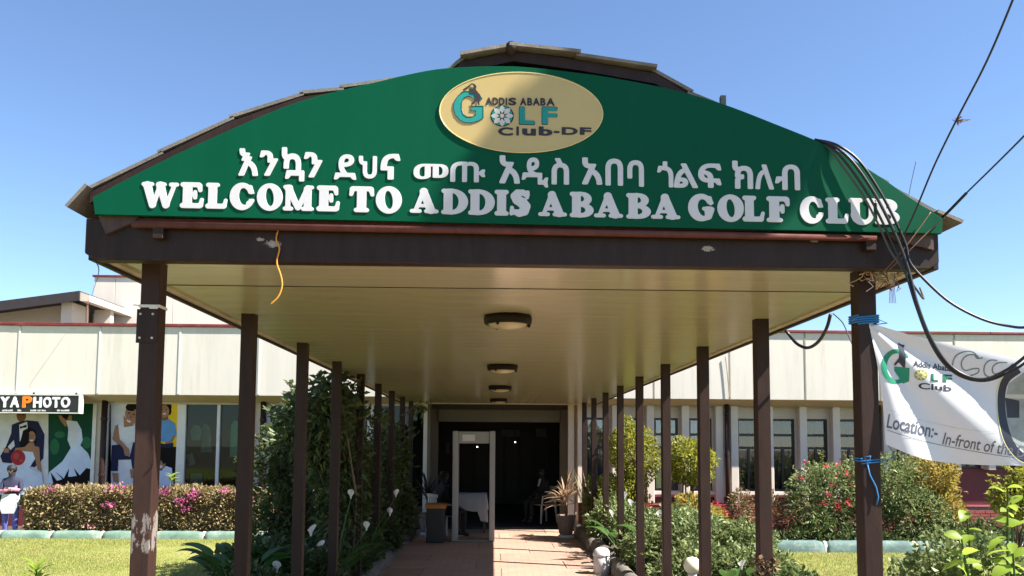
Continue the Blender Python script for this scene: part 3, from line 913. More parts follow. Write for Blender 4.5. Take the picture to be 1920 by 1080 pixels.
# ------------------------------------------------------------------ club house
FY = 17.5
bld = thing('club_house', (0, 19, 0), 'long low cream club house with maroon roof edge behind the canopy', 'building')
def X_(px, Y, y_=740): return at(px, y_, Y)[0]
zb_, zt_ = 2.83, 4.285
lefts = [X_(183, FY)+1.69*k for k in range(-4, 4)]
rights = [X_(1369, FY)+1.645*k for k in range(-3, 8)]
edges = [-16.0] + [x for x in lefts if -16 < x < -0.6] + [0.0] + [x for x in rights if 0.6 < x < 15.5] + [16.0]
for a, b in zip(edges[:-1], edges[1:]):
    MB().box(a+.006, b-.006, FY+rnd.uniform(-.003, .003), FY+.12, zb_, zt_).build('fascia_panel', m_panel, bld, bevel=0.004)
MB().box(-16, 16, FY+.05, FY+.13, zb_+.01, zt_+.01).build('panel_backing', m_joint, bld)
for x in edges[1:-1]:
    if x < 0: MB().box(x-.022, x+.022, FY-.012, FY-.0035, zb_+.02, zt_-.03).build('joint_strip', m_strip, bld, bevel=.003)
    elif x > 0: MB().box(x-.014, x+.014, FY-.008, FY-.0035, zb_+.01, zt_-.02).build('joint_strip', m_joint, bld)
for k, (a, b) in enumerate([(-16, -10.2), (-10.2, -5.1), (-5.1, 0.2), (0.2, 5.5), (5.5, 10.8), (10.8, 16)]):
    MB().box(a+.003, b-.003, FY-.047, FY+.25, 4.29+rnd.uniform(-.004, .004), 4.345+rnd.uniform(-.004, .004)).build('coping', m_maroon, bld, bevel=0.006)
MB().box(-16, 16, FY+.13, 30, 4.12, 4.2).build('roof', m_rooftile, bld)
MB().add([(-16, FY+.002, 2.828), (16, FY+.002, 2.828), (16, FY+.48, 2.705), (-16, FY+.48, 2.705), (-16, FY+.12, 2.95), (16, FY+.12, 2.95), (16, FY+.48, 2.95), (-16, FY+.48, 2.95)],
         [(0, 1, 2, 3), (4, 5, 6, 7), (2, 3, 7, 6), (0, 1, 5, 4)]).build('soffit', m_soffit, bld)

# ---- right wing: windows between vertical fins
WY = 18.14      # wall face
FINY = 17.93
ztop, zsill = 2.44, 0.84
groups = [[1090, 1155, 1220, 1286, 1350], [1378, 1444, 1507.5, 1570, 1635], [1664, 1730, 1795, 1860, 1925], [1953, 2018, 2083]]
XR0 = X_(1084, WY)
MB().box(XR0, 16, WY, WY+.18, ztop, 2.86).build('lintel_wall', m_wall, bld)
MB().box(XR0, 16, WY+.003, WY+.18, 0.0, 0.70).build('plinth_wall', m_maroon_wall, bld)
MB().box(XR0, X_(1652, WY), WY, WY+.18, 0.70, zsill).build('sill_wall', m_wall, bld)
MB().box(X_(1652, WY), 16, WY+.003, WY+.18, 0.70, 1.36).build('low_wall', m_maroon_wall, bld)
m_curtain_sky = M('curtain_sky_reflection', (0.14, 0.27, 0.50), 0.8, 0.06, 3, stretch=(6, 1, 0.5))  # reflected sky blue painted into the curtain colour behind the first windows
def window(x0, x1, z0, z1, gm, drawn):
    t = 0.045
    mb = MB(); Yf = WY+.03; Yb = WY+.09
    mb.box(x0, x0+t, Yf, Yb, z0, z1); mb.box(x1-t, x1, Yf, Yb, z0, z1)
    mb.box(x0+t, x1-t, Yf, Yb, z0, z0+t); mb.box(x0+t, x1-t, Yf, Yb, z1-t, z1)
    h = z1-z0
    za, zc = z1-h*.225, z1-h*.405
    for z in (za, zc): mb.box(x0+t, x1-t, Yf+.004, Yb-.004, z-.028, z+.028)
    xm = x0+(x1-x0)*.48
    mb.box(xm-.025, xm+.025, Yf+.002, Yb-.002, z0+t, zc-.028)
    w = mb.build('window', m_frame_d, bld)
    for a, b, c, d in ((x0+t, x1-t, za+.028, z1-t), (x0+t, x1-t, zc+.028, za-.028), (x0+t, xm-.025, z0+t, zc-.028), (xm+.025, x1-t, z0+t, zc-.028)):
        MB().box(a-.004, b+.004, Yf+.028, Yf+.034, c-.004, d+.004).build('pane', gm, w)
    if drawn:
        cm = MB(); n = 26; vs = []; fs = []
        wv = rnd.uniform(0, 6); 
        for i in range(n+1):
            u = i/n; x = x0+.02+(x1-x0-.04)*u
            yv = WY+.16+.022*math.sin(u*34+wv)+.012*math.sin(u*13+wv)
            top = z1-.04-(0.10*max(0, math.sin(u*9+wv))**.5)
            vs += [(x, yv, z0-.05), (x, yv, top)]
        for i in range(n):
            if drawn == 2 and 10 < i < 15: continue
            fs.append((2*i, 2*i+2, 2*i+3, 2*i+1))
        cm.add(vs, fs).build('curtain', m_curtain_sky if drawn == 1 else m_curtain, w, smooth=True)
    return w
for gi, gpx in enumerate(groups):
    xs = [X_(p, FINY, 850) for p in gpx]
    zf = 0.575 if gi < 2 else 1.33
    for i, x in enumerate(xs):
        fz = [(x-.082, FINY, zf), (x+.082, FINY, zf)]
        MB().box(x-.082, x+.082, FINY+rnd.uniform(-.004, .004), WY-.001, zf+rnd.uniform(-.008, .008), 2.72).build('fin', m_fin, bld, bevel=0.008)
        MB().box(x-.12, x+.12, WY+.001, WY+.18, zsill if gi < 2 else 1.36, ztop).build('pier', m_wall, bld)
    for i in range(len(xs)-1):
        z0 = zsill if gi < 2 else 1.37
        a, b = xs[i]+.1205, xs[i+1]-.1205
        window(a, b, z0, ztop-.005, m_glass_blue if gi == 0 else m_glass, 1 if gi == 0 else 2)
        if gi < 2: MB().box(a-.037, b+.037, WY-.13, WY-.001, zsill-.085, zsill-.012).build('sill', m_fin, bld, bevel=0.006)
for ga, gb in zip(groups[:-1], groups[1:]):
    xa, xb = X_(ga[-1], FINY, 850)+.12, X_(gb[0], FINY, 850)-.12
    if xb > xa: MB().box(xa, xb, WY+.001, WY+.18, zsill, ztop).build('pier', m_wall, bld)
for px in (1364, 1650):
    x = X_(px, 17.86, 850)
    mb = MB(); mb.tube([(x, 17.87, -.02), (x, 17.87, 2.80)], 0.05, 12); dp = mb.build('downpipe', m_brown, bld, smooth=True)
    for z in (.6, 1.6, 2.5): MB().tube([(x, 17.87, z), (x, 17.87, z+.04)], .058, 12).build('pipe_clip', m_brown, dp)
# sagging cable looped along the fin heads
mb = MB(); pts = []
xs = [X_(p, 17.92, 760) for g_ in groups[:3] for p in g_]
for a, b in zip(xs[:-1], xs[1:]):
    for k in range(6):
        t = k/6; pts.append((a+(b-a)*t, 17.91, 2.715-.05*4*t*(1-t)*(b-a)/.76))
mb.tube(pts, .006, 5); tag(mb.build('wall_cable', m_joint), 'thin cable sagging from fin to fin below the right eaves', 'cable')

# brick dwarf wall in front of the right wing
bw = thing('brick_wall', (8, 17.78, 0), 'low red brick wall at the foot of the right wing', 'wall')
xb0 = X_(1100, 17.75, 980)
MB().box(xb0, 16, 17.757, WY-.002, -.02, .535).build('wall_core', m_mortar, bw)
bx_ = MB().box(-.108, .108, -.006, .05, -.028, .028).mesh('brick')
bx_.materials.append(m_brick)
cnt = 0
for r in range(8):
    z = .03+r*.0665
    x = xb0+.11+(0.115 if r % 2 else 0)
    while x < 12.3 and cnt < 330:
        b = bpy.data.objects.new('brick', bx_); b.parent = bw; COL.objects.link(b)
        b.location = (x-8, 17.752-17.78+rnd.uniform(-.004, .003), z); b.rotation_euler = (0, rnd.uniform(-.01, .01), 0)
        x += .2290; cnt += 1
MB().box(xb0, 16, 17.735, WY-.003, .5355, .56).build('wall_cap', m_maroon, bw, bevel=.004)

# ---- left wing: shop front
GY = 18.12
shop_bars = [(-16.2, -15.9), ]
bars = [(178, 185), (200, 207), (336, 352), (410, 416), (471, 480), (497, 509), (592, 600), (690, 702)]
MB().box(-16, X_(800, GY), GY-.04, GY+.1, 2.66, 2.86).build('shop_head', m_wall, bld)
MB().box(-16, X_(800, GY), GY-.04, GY+.1, 0.0, 0.42).build('shop_plinth', m_maroon_wall, bld)
for a, b in bars:
    MB().box(X_(a, GY), X_(b, GY), GY-.06, GY+.06, .42, 2.66).build('mullion', m_frame_w, bld, bevel=.004)
xs = [(-16, X_(178, GY)), (X_(207, GY), X_(336, GY)), (X_(352, GY), X_(410, GY)), (X_(416, GY), X_(471, GY)), (X_(509, GY), X_(592, GY)), (X_(600, GY), X_(690, GY)), (X_(702, GY), X_(800, GY))]
for a, b in xs:
    MB().box(a+.003, b-.003, GY, GY+.008, .423, 2.657).build('shop_pane', m_glass_shop, bld)
MB().box(X_(185, GY)+.001, X_(200, GY)-.001, GY-.02, GY+.1, .42, 2.66).build('pier', m_wall, bld)
MB().box(X_(480, GY)+.001, X_(497, GY)-.001, GY-.02, GY+.1, .42, 2.66).build('pier', m_wall, bld)
for px in (190.5, 490.5):
    x = X_(px, 17.9, 850)
    mb = MB(); mb.tube([(x, 17.95, -.02), (x, 17.95, 2.80)], 0.062, 12); dp = mb.build('downpipe', m_brown, bld, smooth=True)
    for z in (1.1, 2.3): MB().tube([(x, 17.95, z), (x, 17.95, z+.05)], .072, 12).build('pipe_clip', m_brown, dp)
# rooms behind the glass (floor, back wall, ends)
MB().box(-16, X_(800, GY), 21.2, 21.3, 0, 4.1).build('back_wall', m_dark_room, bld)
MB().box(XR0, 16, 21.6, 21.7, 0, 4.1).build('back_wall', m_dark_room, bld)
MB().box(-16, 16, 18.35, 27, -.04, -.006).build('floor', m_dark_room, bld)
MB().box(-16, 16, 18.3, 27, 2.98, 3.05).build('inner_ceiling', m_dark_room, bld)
MB().box(-16.1, -16, FY+.2, 27, -.05, 4.2).build('end_wall', m_wall, bld)
MB().box(16, 16.1, FY+.2, 27, -.05, 4.2).build('end_wall', m_wall, bld)

# ---- entrance recess
EY = 18.45
xl, xr = X_(820, EY, 900), X_(1050, EY, 900)
xl2, xr2 = X_(800, 18.12, 900), X_(1084, 18.14, 900)
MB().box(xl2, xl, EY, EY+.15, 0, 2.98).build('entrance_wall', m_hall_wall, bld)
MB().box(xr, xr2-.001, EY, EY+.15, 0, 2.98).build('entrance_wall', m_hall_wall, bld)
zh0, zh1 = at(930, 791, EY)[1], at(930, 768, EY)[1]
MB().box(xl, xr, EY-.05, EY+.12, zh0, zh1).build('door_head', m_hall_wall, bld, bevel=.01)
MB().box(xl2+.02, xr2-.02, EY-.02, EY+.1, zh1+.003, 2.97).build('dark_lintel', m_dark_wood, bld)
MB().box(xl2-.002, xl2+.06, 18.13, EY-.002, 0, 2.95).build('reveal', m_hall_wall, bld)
MB().box(xr2-.06, xr2+.002, 18.13, EY-.002, 0, 2.95).build('reveal', m_fin, bld)
x = X_(796.5, 17.8, 880)
MB().box(x-.04, x+.04, 17.78, 17.86, 0, 2.70).build('white_column', m_frame_w, bld, bevel=.005)
x = X_(1071, 18.1, 880)
MB().box(x-.075, x+.06, 18.02, 18.129, 0, 2.72).build('cream_column', m_fin, bld, bevel=.006)
# dark hall
for s, xx in ((-1, xl-1.2), (1, xr+1.2)):
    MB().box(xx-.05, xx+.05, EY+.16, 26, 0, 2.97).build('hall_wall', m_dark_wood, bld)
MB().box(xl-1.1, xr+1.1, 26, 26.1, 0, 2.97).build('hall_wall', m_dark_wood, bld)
for k in range(6):
    x = xl+.2+k*.48
    MB().box(x, x+.42, 25.96, 25.995, .1+.02*k % .05, 2.3).build('hall_door_panel', m_dark_wood, bld, bevel=.01)

# ---- upper storey and gable roof behind
UY = 24.0
ux0 = X_(175, UY, 560); uz = at(300, 517, UY)[1]
up = thing('upper_storey', (ux0+3, UY+3, 4.2), 'tall cream panelled upper block with maroon edge above the left roof', 'building')
x = ux0; step = 1.69; first = X_(215, UY, 560)
seams = [ux0, first] + [first+step*k for k in range(1, 5)]
for a, b in zip(seams[:-1], seams[1:]):
    MB().box(a+.006, b-.006, UY, UY+.15, 4.1, uz-.06).build('wall_panel', m_panel_up, up, bevel=.004)
MB().box(ux0, seams[-1], UY+.06, UY+.2, 4.1, uz-.05).build('panel_backing', m_joint, up)
MB().box(ux0, ux0+.15, UY+.21, UY+8, 4.1, uz-.06).build('side_wall', m_panel_up, up)
MB().box(seams[-1]-.15, seams[-1], UY+.21, UY+8, 4.1, uz-.06).build('side_wall', m_panel_up, up)
MB().box(ux0-.04, seams[-1]+.04, UY-.045, UY+8, uz-.058, uz).build('coping', m_maroon, up, bevel=.006)

GYY = 22.0
gb = thing('gable_wing', (-11, GYY+2, 4.2), 'cream gabled wing with thick dark sloping roof edge at far left', 'building')
p0 = at(-260, 598, GYY-.6); p1 = at(149, 545, GYY-.6); th = at(149, 563, GYY-.6)
dz = p1[1]-th[1]
m_darkroof = M('dark_fascia', (0.030, 0.022, 0.022), 0.6, 0.2, 5)
MB().plate([(p0[0], p0[1]-dz), (p1[0], p1[1]-dz), p1, p0], GYY-.6, GYY-.55).build('roof_edge', m_darkroof, gb)
MB().plate([(p0[0], p0[1]-.06), (p1[0], p1[1]-.06), p1, p0], GYY-.549, GYY+6).build('roof', m_darkroof, gb)
q = at(174, 552, GYY+1)
MB().plate([(p1[0]-.02, p1[1]-dz), (p1[0]+.24, p1[1]-dz-.02), (p1[0]+.24, p1[1]-.11), (p1[0]-.02, p1[1]-.02)], GYY-.548, GYY+6).build('eave_return', m_wall, gb)
a = X_(126, GYY, 580); b = X_(146, GYY, 580)
MB().box(-16, a, GYY+.5, GYY+.7, 4.1, 5.6).build('gable_wall', m_wall, gb)
MB().box(a, b, GYY-.3, GYY+.6, 4.1, p1[1]-dz-.005).build('corner_pier', m_wall, gb)
MB().box(b, b+.45, GYY+.9, GYY+1.1, 4.1, p1[1]-dz-.005).build('return_wall', m_wall, gb)
m_rust = M('rusty_pipe', (0.16, 0.075, 0.05), 0.7, 0.3, 12)
xp = X_(163, 20.0, 590)
mb = MB(); mb.tube([(xp, 20, 4.15), (xp, 20, at(163, 568, 20)[1])], .025, 8)
mb.tube([(xp+.06*math.cos(k*.6), 20+.06*math.sin(k*.6), at(163, 568, 20)[1]+.0) for k in range(11)], .012, 5)
tag(mb.build('roof_pipe', m_rust), 'short rusty pipe with hooked top standing on the left roof', 'pipe')
m_hall_lamp, _nt, _b = nodes('hall_lamp_glow')
_b.inputs['Emission Color'].default_value = (1, .93, .8, 1); _b.inputs['Emission Strength'].default_value = 5.0
for k, (px, py) in enumerate(((966, 829), (895, 838))):
    X, Z = at(px, py, 23.0)
    t = thing('hall_lamp', (X, 23.0, Z), ['small lit lamp deep in the dark hall right of the gate', 'small lit lamp deep in the hall seen through the gate'][k], 'lamp', 'lit lamps in the hall')
    MB().lathe((X, 23.0, Z), [(0, -.016), (.012, -.010), (.016, 0), (.012, .010), (0, .016)], 12).build('bulb', m_hall_lamp, t, smooth=True)
    MB().tube([(X, 23.0, Z+.017), (X, 23.0, 2.978)], .008, 6).build('rod', m_frame_d, t)
m_notice = M('notice_paper', (0.30, 0.29, 0.26), 0.8, 0.1, 4)
for k, (a, b, c, d_) in enumerate(((940, 975, 805, 818), (1005, 1024, 803, 818), (835, 843, 830, 850))):
    x0, z0 = at(a, d_, 25.9); x1, z1 = at(b, c, 25.9)
    MB().box(x0, x1, 25.90, 25.955, z0, z1).build('notice_board', m_notice, bld, bevel=.01)

# ------------------------------------------------------------------ photo shop sign and posters
m_sign_black = flat('shop_sign_black', (0.012, 0.011, 0.011), 0.35)
m_letter_lit = flat('shop_letter_white', (0.68, 0.68, 0.697))
m_orange = flat('shop_letter_orange', (0.75, 0.19, 0.01))
m_alu = M('aluminium', (0.60, 0.60, 0.58), 0.4, 0.08, 8)
PY = 17.40
ps = thing('photo_shop_sign', (X_(40, PY, 757), PY, 2.5), 'black box sign reading YA PHOTO with an orange P under the left eaves', 'sign')
x1, zt = at(151, 740, PY); zb = at(151, 775.5, PY)[1]
x0 = X_(-60, PY, 757)
MB().box(x0, x1-.03, PY, PY+.14, zb+.02, zt-.02).build('face', m_sign_black, ps)
mb = MB(); mb.box(x0, x1, PY-.012, PY+.15, zt-.0195, zt); mb.box(x0, x1, PY-.012, PY+.15, zb, zb+.0195); mb.box(x1-.0295, x1, PY-.012, PY+.15, zb+.02, zt-.02); mb.build('frame', m_alu, ps)
for c, a, b, t, bo, mt in (('Y', 1, 18, 744, 764, m_letter_lit), ('A', 19.5, 36.5, 744, 764, m_letter_lit), ('P', 42, 61, 743, 764.5, m_orange), ('H', 62.5, 79, 744.5, 764.5, m_letter_lit), ('O', 81, 97, 744.5, 764.5, m_letter_lit), ('T', 98, 113, 744.5, 764.5, m_letter_lit), ('O', 114.5, 132, 744.5, 764.5, m_letter_lit)):
    xa, za = at(a, bo, PY); xb, zb2 = at(b, t, PY)
    glyph_fit(('sans', c), xa, xb, za, zb2, PY-.02, PY-.0005).build('letter', mt, ps)
for a, b in ((4, 9), (10, 14), (15, 24), (33, 40), (57, 68), (70, 76), (78, 86), (107, 112), (114, 130)):
    xa, za = at(a, 771.2, PY); xb, zb2 = at(b, 768, PY)
    MB().box(xa, xb, PY-.004, PY-.0005, za, zb2).build('fine_print', m_silver, ps)
for x in (X_(-30, PY), X_(60, PY), X_(140, PY)):
    MB().box(x-.015, x+.015, PY+.05, PY+.08, zt+.001, 2.86).build('hanger', m_frame_d, ps)

PC = {'white': (.62, .62, .64), 'bluewhite': (.55, .62, .74), 'navy': (.022, .024, .06), 'black': (.012, .01, .01), 'skin': (.33, .17, .10), 'skin2': (.20, .09, .055), 'dkgreen': (.012, .06, .035),
      'green': (.03, .13, .06), 'red': (.36, .03, .04), 'yellow': (.75, .50, .03), 'denim': (.12, .28, .50), 'pale': (.58, .57, .58), 'grey': (.32, .34, .36), 'lips': (.35, .08, .07)}
PM = {k: M('print_'+k, v, 0.8, 0.12, 3.0, spec=0.08) for k, v in PC.items()}
def ellp(cx, cy, rx, ry, n=18, rot=0):
    c, s = math.cos(rot), math.sin(rot)
    return [(cx+rx*math.cos(a)*c-ry*math.sin(a)*s, cy+rx*math.cos(a)*s+ry*math.sin(a)*c) for a in np.linspace(0, 2*math.pi, n+1)[:-1]]
def poster(name, label, ox, oy, sc, bg, bgcol, shapes):
    Yp = GY-.012
    mb = MB(); mats = [PM[bgcol]]; idx = {bgcol: 0}
    cv = lambda pts, Y: [at(ox+x/sc, oy+y_/sc, Y) for x, y_ in pts]
    x0, y0, x1, y1 = bg
    mb.plate(cv([(x0, y1), (x1, y1), (x1, y0), (x0, y0)], Yp), Yp, GY-.001, 0)
    for k, (col, pts) in enumerate(shapes):
        if col not in idx: idx[col] = len(mats); mats.append(PM[col])
        Yk = Yp-.0012*(k+1)
        P = cv(pts, Yp)
        if sum(P[i][0]*P[(i+1) % len(P)][1]-P[(i+1) % len(P)][0]*P[i][1] for i in range(len(P))) < 0: P = P[::-1]
        mb.plate(P, Yk, Yk+.001, idx[col])
    return tag(mb.build(name, mats), label, 'poster', 'photo prints in the shop window')
poster('window_poster', 'wedding couple poster with groom in dark suit and bride holding red bouquet', 0, 730, 4, (-260, 45, 362, 790), 'pale', [
    ('skin2', ellp(160, 195, 36, 50)), ('black', ellp(146, 190, 6, 4)), ('black', ellp(174, 190, 6, 4)), ('lips', ellp(160, 222, 12, 4)), ('navy', [(90, 265), (140, 245), (205, 232), (285, 240), (335, 340), (325, 520), (260, 585), (150, 560), (20, 548), (3, 500), (45, 430), (85, 330)]),
    ('pale', [(60, 430), (105, 380), (112, 425), (80, 455)]), ('white', [(146, 265), (205, 242), (212, 330), (150, 390)]), ('black', [(150, 280), (172, 276), (200, 264), (202, 286), (174, 288), (152, 296)]),
    ('skin', [(30, 440), (72, 445), (68, 475), (32, 475)]), ('black', [(175, 310), (230, 282), (272, 315), (275, 400), (210, 425), (150, 460), (150, 410)]), ('skin', ellp(240, 357, 29, 43)), ('white', [(226, 380), (252, 377), (248, 387), (232, 388)]), ('black', ellp(230, 350, 5, 3)), ('black', ellp(252, 347, 5, 3)), ('black', ellp(212, 345, 10, 48)), ('skin2', [(240, 352), (246, 368), (238, 368)]),
    ('skin', [(120, 440), (190, 432), (220, 400), (258, 400), (262, 425), (298, 432), (305, 540), (315, 622), (285, 600), (262, 500), (130, 530), (100, 500)]),
    ('bluewhite', [(155, 462), (250, 470), (268, 520), (225, 588), (320, 632), (332, 790), (-100, 790), (-60, 560), (90, 560)]), ('red', ellp(140, 512, 55, 58)), ('lips', ellp(128, 500, 22, 24)), ('lips', ellp(165, 535, 14, 14))])
poster('window_poster', 'bride in long white dress on dark green poster with her arm raised', 0, 730, 4, (366, 45, 712, 745), 'dkgreen', [
    ('green', ellp(410, 430, 35, 60)), ('green', ellp(650, 400, 35, 45)), ('green', ellp(450, 340, 40, 25)), ('skin', [(436, 195), (468, 198), (512, 255), (492, 282), (455, 235)]), ('skin', [(505, 195), (540, 195), (540, 240), (510, 245)]), ('black', ellp(492, 200, 24, 20)),
    ('bluewhite', [(497, 232), (578, 240), (612, 300), (622, 380), (604, 420), (662, 480), (692, 560), (688, 640), (560, 650), (430, 685), (370, 742), (352, 700), (370, 622), (470, 540), (532, 440), (508, 380), (514, 300)]),
    ('white', [(505, 240), (560, 245), (590, 330), (570, 420), (540, 430), (515, 380), (522, 300)]),
    ('black', [(372, 745), (400, 700), (380, 620), (432, 690), (470, 672), (415, 615), (480, 668), (520, 590), (512, 655), (580, 655), (555, 590), (600, 645), (650, 590), (688, 600), (688, 745)])])
poster('window_poster', 'smiling young man in white vest leaning forward on pale studio poster', 190, 730, 4, (72, 48, 405, 748), 'pale', [
    ('white', [(120, 530), (225, 530), (225, 700), (120, 740)]), ('skin', [(165, 190), (200, 240), (240, 260), (250, 300), (170, 290)]), ('skin', ellp(222, 198, 42, 66, rot=-.25)), ('black', ellp(240, 128, 58, 34, rot=-.2)), ('black', ellp(272, 160, 14, 40)), ('black', ellp(208, 178, 8, 5)), ('black', ellp(245, 188, 8, 5)), ('skin2', [(222, 185), (216, 215), (230, 214)]), ('white', [(192, 225), (225, 240), (215, 252), (195, 240)]),
    ('white', [(125, 265), (175, 285), (252, 272), (270, 380), (200, 412), (132, 370)]), ('skin', [(84, 372), (105, 275), (128, 262), (140, 375), (210, 450), (217, 500), (175, 495), (150, 440)]), ('skin', [(250, 150), (300, 160), (290, 300), (255, 300)]),
    ('navy', [(80, 420), (140, 412), (165, 440), (178, 495), (216, 505), (240, 400), (300, 390), (300, 560), (235, 600), (225, 525), (130, 528), (126, 612), (72, 612)]), ('skin', [(82, 626), (130, 628), (132, 700), (95, 692)]), ('skin', [(215, 600), (262, 600), (262, 665), (225, 665)]), ('navy', [(65, 715), (90, 712), (92, 735), (65, 735)])])
poster('window_poster', 'curly haired boy in denim shirt on bright yellow poster', 190, 730, 4, (408, 62, 588, 431), 'yellow', [
    ('black', ellp(472, 130, 56, 64)), ('black', ellp(505, 165, 22, 30)), ('skin2', [(450, 195), (500, 195), (505, 235), (450, 235)]), ('skin', ellp(474, 165, 36, 48)), ('white', [(460, 178), (488, 178), (480, 190), (466, 190)]), ('black', ellp(458, 150, 5, 4)), ('black', ellp(488, 150, 5, 4)),
    ('denim', [(408, 245), (450, 222), (475, 240), (505, 222), (552, 255), (568, 345), (535, 345), (525, 390), (408, 395)]), ('skin', [(540, 345), (562, 345), (525, 405), (480, 415), (478, 395), (520, 385)]), ('navy', [(408, 398), (480, 410), (540, 400), (540, 431), (408, 431)])])
poster('window_poster', 'laughing toddler in white shirt on black poster below the yellow one', 190, 730, 4, (402, 434, 574, 748), 'black', [
    ('skin', ellp(442, 552, 40, 52)), ('black', ellp(438, 508, 46, 28)), ('black', ellp(470, 530, 15, 30)), ('white', [(425, 572), (462, 572), (450, 590), (434, 588)]), ('black', ellp(425, 545, 5, 4)), ('black', ellp(460, 545, 5, 4)),
    ('bluewhite', [(402, 615), (430, 602), (450, 612), (485, 575), (530, 590), (545, 748), (402, 748)])])
# clothes hanging in the shop
m_mint = M('mint_cloth', (0.30, 0.55, 0.46), 0.9, 0.1, 5)
m_greycloth = M('grey_cloth', (0.30, 0.33, 0.32), 0.9, 0.3, 9)
m_tancloth = M('pale_cloth', (0.45, 0.48, 0.44), 0.9, 0.2, 9)
def garment(name, label, px, mat, Y, t=.09):
    P = [at(x, y_, Y) for x, y_ in px]
    o = MB().plate(P, Y, Y+t).build(name, mat, bevel=.02, seg=2, smooth=True)
    return tag(o, label, 'shirt', 'clothes on show in the shop')
garment('hanging_shirt', 'pale mint shirt hanging behind the right shop pane', [(430, 857), (452, 857), (454, 800), (448, 790), (438, 788), (433, 798)], m_mint, 18.5)
garment('hanging_shirt', 'striped grey shirt hanging behind the shop glass', [(358, 826), (375, 826), (378, 806), (372, 797), (362, 797), (357, 806)], m_tancloth, 18.5)
garment('hanging_shirt', 'dark grey jacket hanging beside the striped shirt', [(376, 848), (396, 848), (395, 806), (388, 795), (380, 795), (377, 806)], m_greycloth, 18.75)
garment('folded_cloth', 'folded pale cloth propped at an angle low in the shop window', [(354, 874), (366, 870), (360, 848), (350, 852)], m_tancloth, 18.45, .05)
garment('printed_bag', 'grey printed bag standing low behind the shop glass', [(356, 914), (379, 914), (379, 888), (356, 888)], m_greycloth, 18.45, .15)

# ------------------------------------------------------------------ banner at the right front post
m_vinyl = M('banner_vinyl', (0.656, 0.6642, 0.6888), 0.38, 0.02, 3, spec=0.4)
def curve_at(pts, x):
    for (xa, ya), (xb, yb2) in zip(pts[:-1], pts[1:]):
        if x <= xb: return ya+(yb2-ya)*(x-xa)/(xb-xa)
    return pts[-1][1]
TOPC = [(1628, 604), (1650, 611), (1700, 626), (1750, 639), (1800, 650), (1905, 672), (2000, 690), (2160, 720)]
BOTC = [(1661, 833), (1700, 850), (1730, 860), (1760, 866), (1800, 870), (1860, 872.5), (1920, 873), (2000, 868), (2160, 850)]
def banner_Y(px, py):
    u = (px-1628)/530
    a = math.atan2(py-604, max(px-1622, 1)); r = min(1.0, math.hypot(px-1622, py-604)/420)
    f = 0.030*math.sin(a*13+1.2)*r*math.exp(-r*.4) + 0.022*math.sin((px*0.012+py*0.019))*r
    return 4.10-.28*u+f
bn = thing('club_banner', (2.3, 4.08, 1.5), 'white vinyl banner with golf club logo tied to the right front post', 'banner')
NU, NV = 200, 90
vs = []; fs = []
for i in range(NU+1):
    u = i/NU
    for j in range(NV+1):
        v = j/NV
        xt = 1628+(2160-1628)*u; xb = 1661+(2160-1661)*u
        yt, yb3 = curve_at(TOPC, xt), curve_at(BOTC, xb)
        px = xt+(xb-xt)*v+6*math.sin(math.pi*v)*(1-u)**3; py = yt+(yb3-yt)*v
        Y = banner_Y(px, py); X, Z = at(px, py, Y); vs.append((X, Y, Z))
for i in range(NU):
    for j in range(NV):
        a = i*(NV+1)+j; fs.append((a, a+1, a+NV+2, a+NV+1))
MB().add(vs, fs).build('sheet', m_vinyl, bn, smooth=True)
def printed(name, polys, mat, lay=1, par=None):
    """flat shapes (lists of px points, or (verts, faces)) laid on the banner surface"""
    bm = bmesh.new()
    for p in polys:
        if isinstance(p, tuple):
            vv = [bm.verts.new((x, y_, 0)) for x, y_ in p[0]]
            for f in p[1]:
                try: bm.faces.new([vv[i] for i in f])
                except ValueError: pass
        else:
            bm.faces.new([bm.verts.new((x, y_, 0)) for x, y_ in p])
    bmesh.ops.triangulate(bm, faces=bm.faces)
    for _ in range(5):
        es = [e for e in bm.edges if e.calc_length() > 5]
        if not es: break
        bmesh.ops.subdivide_edges(bm, edges=es, cuts=1)
        bmesh.ops.triangulate(bm, faces=bm.faces)
    for v in bm.verts:
        px, py = v.co.x, v.co.y
        Y = banner_Y(px, py)-.0012-.0005*lay; X, Z = at(px, py, Y); v.co = (X, Y, Z)
    me = bpy.data.meshes.new(name); bm.to_mesh(me); bm.free()
    return link_mesh(name, me, mat, par or bn)
bz = lambda x, y_: (1620+x/3.723, 590+y_/3.723)
m_bgreen = flat('banner_green', (0.0, 0.22, 0.12)); m_bnavy = flat('banner_navy', (0.015, 0.02, 0.04)); m_bgrey = flat('banner_grey', (0.10, 0.11, 0.14)); m_bolive = flat('banner_olive', (0.32, 0.31, 0.08)); m_bcream = flat('banner_cream', (0.70, 0.68, 0.35)); m_bline = flat('banner_outline', (0.13, 0.17, 0.17))
ring = [bz(225+105*math.cos(a), 362-122*math.sin(a)) for a in np.linspace(.55, 2*math.pi-.55, 30)] + [bz(228+68*math.cos(a), 362-92*math.sin(a)) for a in np.linspace(2*math.pi-.75, .75, 26)]
printed('initial', [ring], m_bgreen)
printed('initial', [[bz(*p) for p in [(212, 362), (318, 372), (314, 466), (272, 482), (274, 400), (212, 392)]]], m_bgreen, 2)
printed('golfer_figure', [[bz(*p) for p in [(238, 195), (262, 208), (284, 212), (276, 232), (292, 280), (287, 368), (273, 368), (262, 302), (242, 332), (216, 358), (209, 345), (243, 302), (250, 250), (240, 215)]]], m_bnavy, 3)
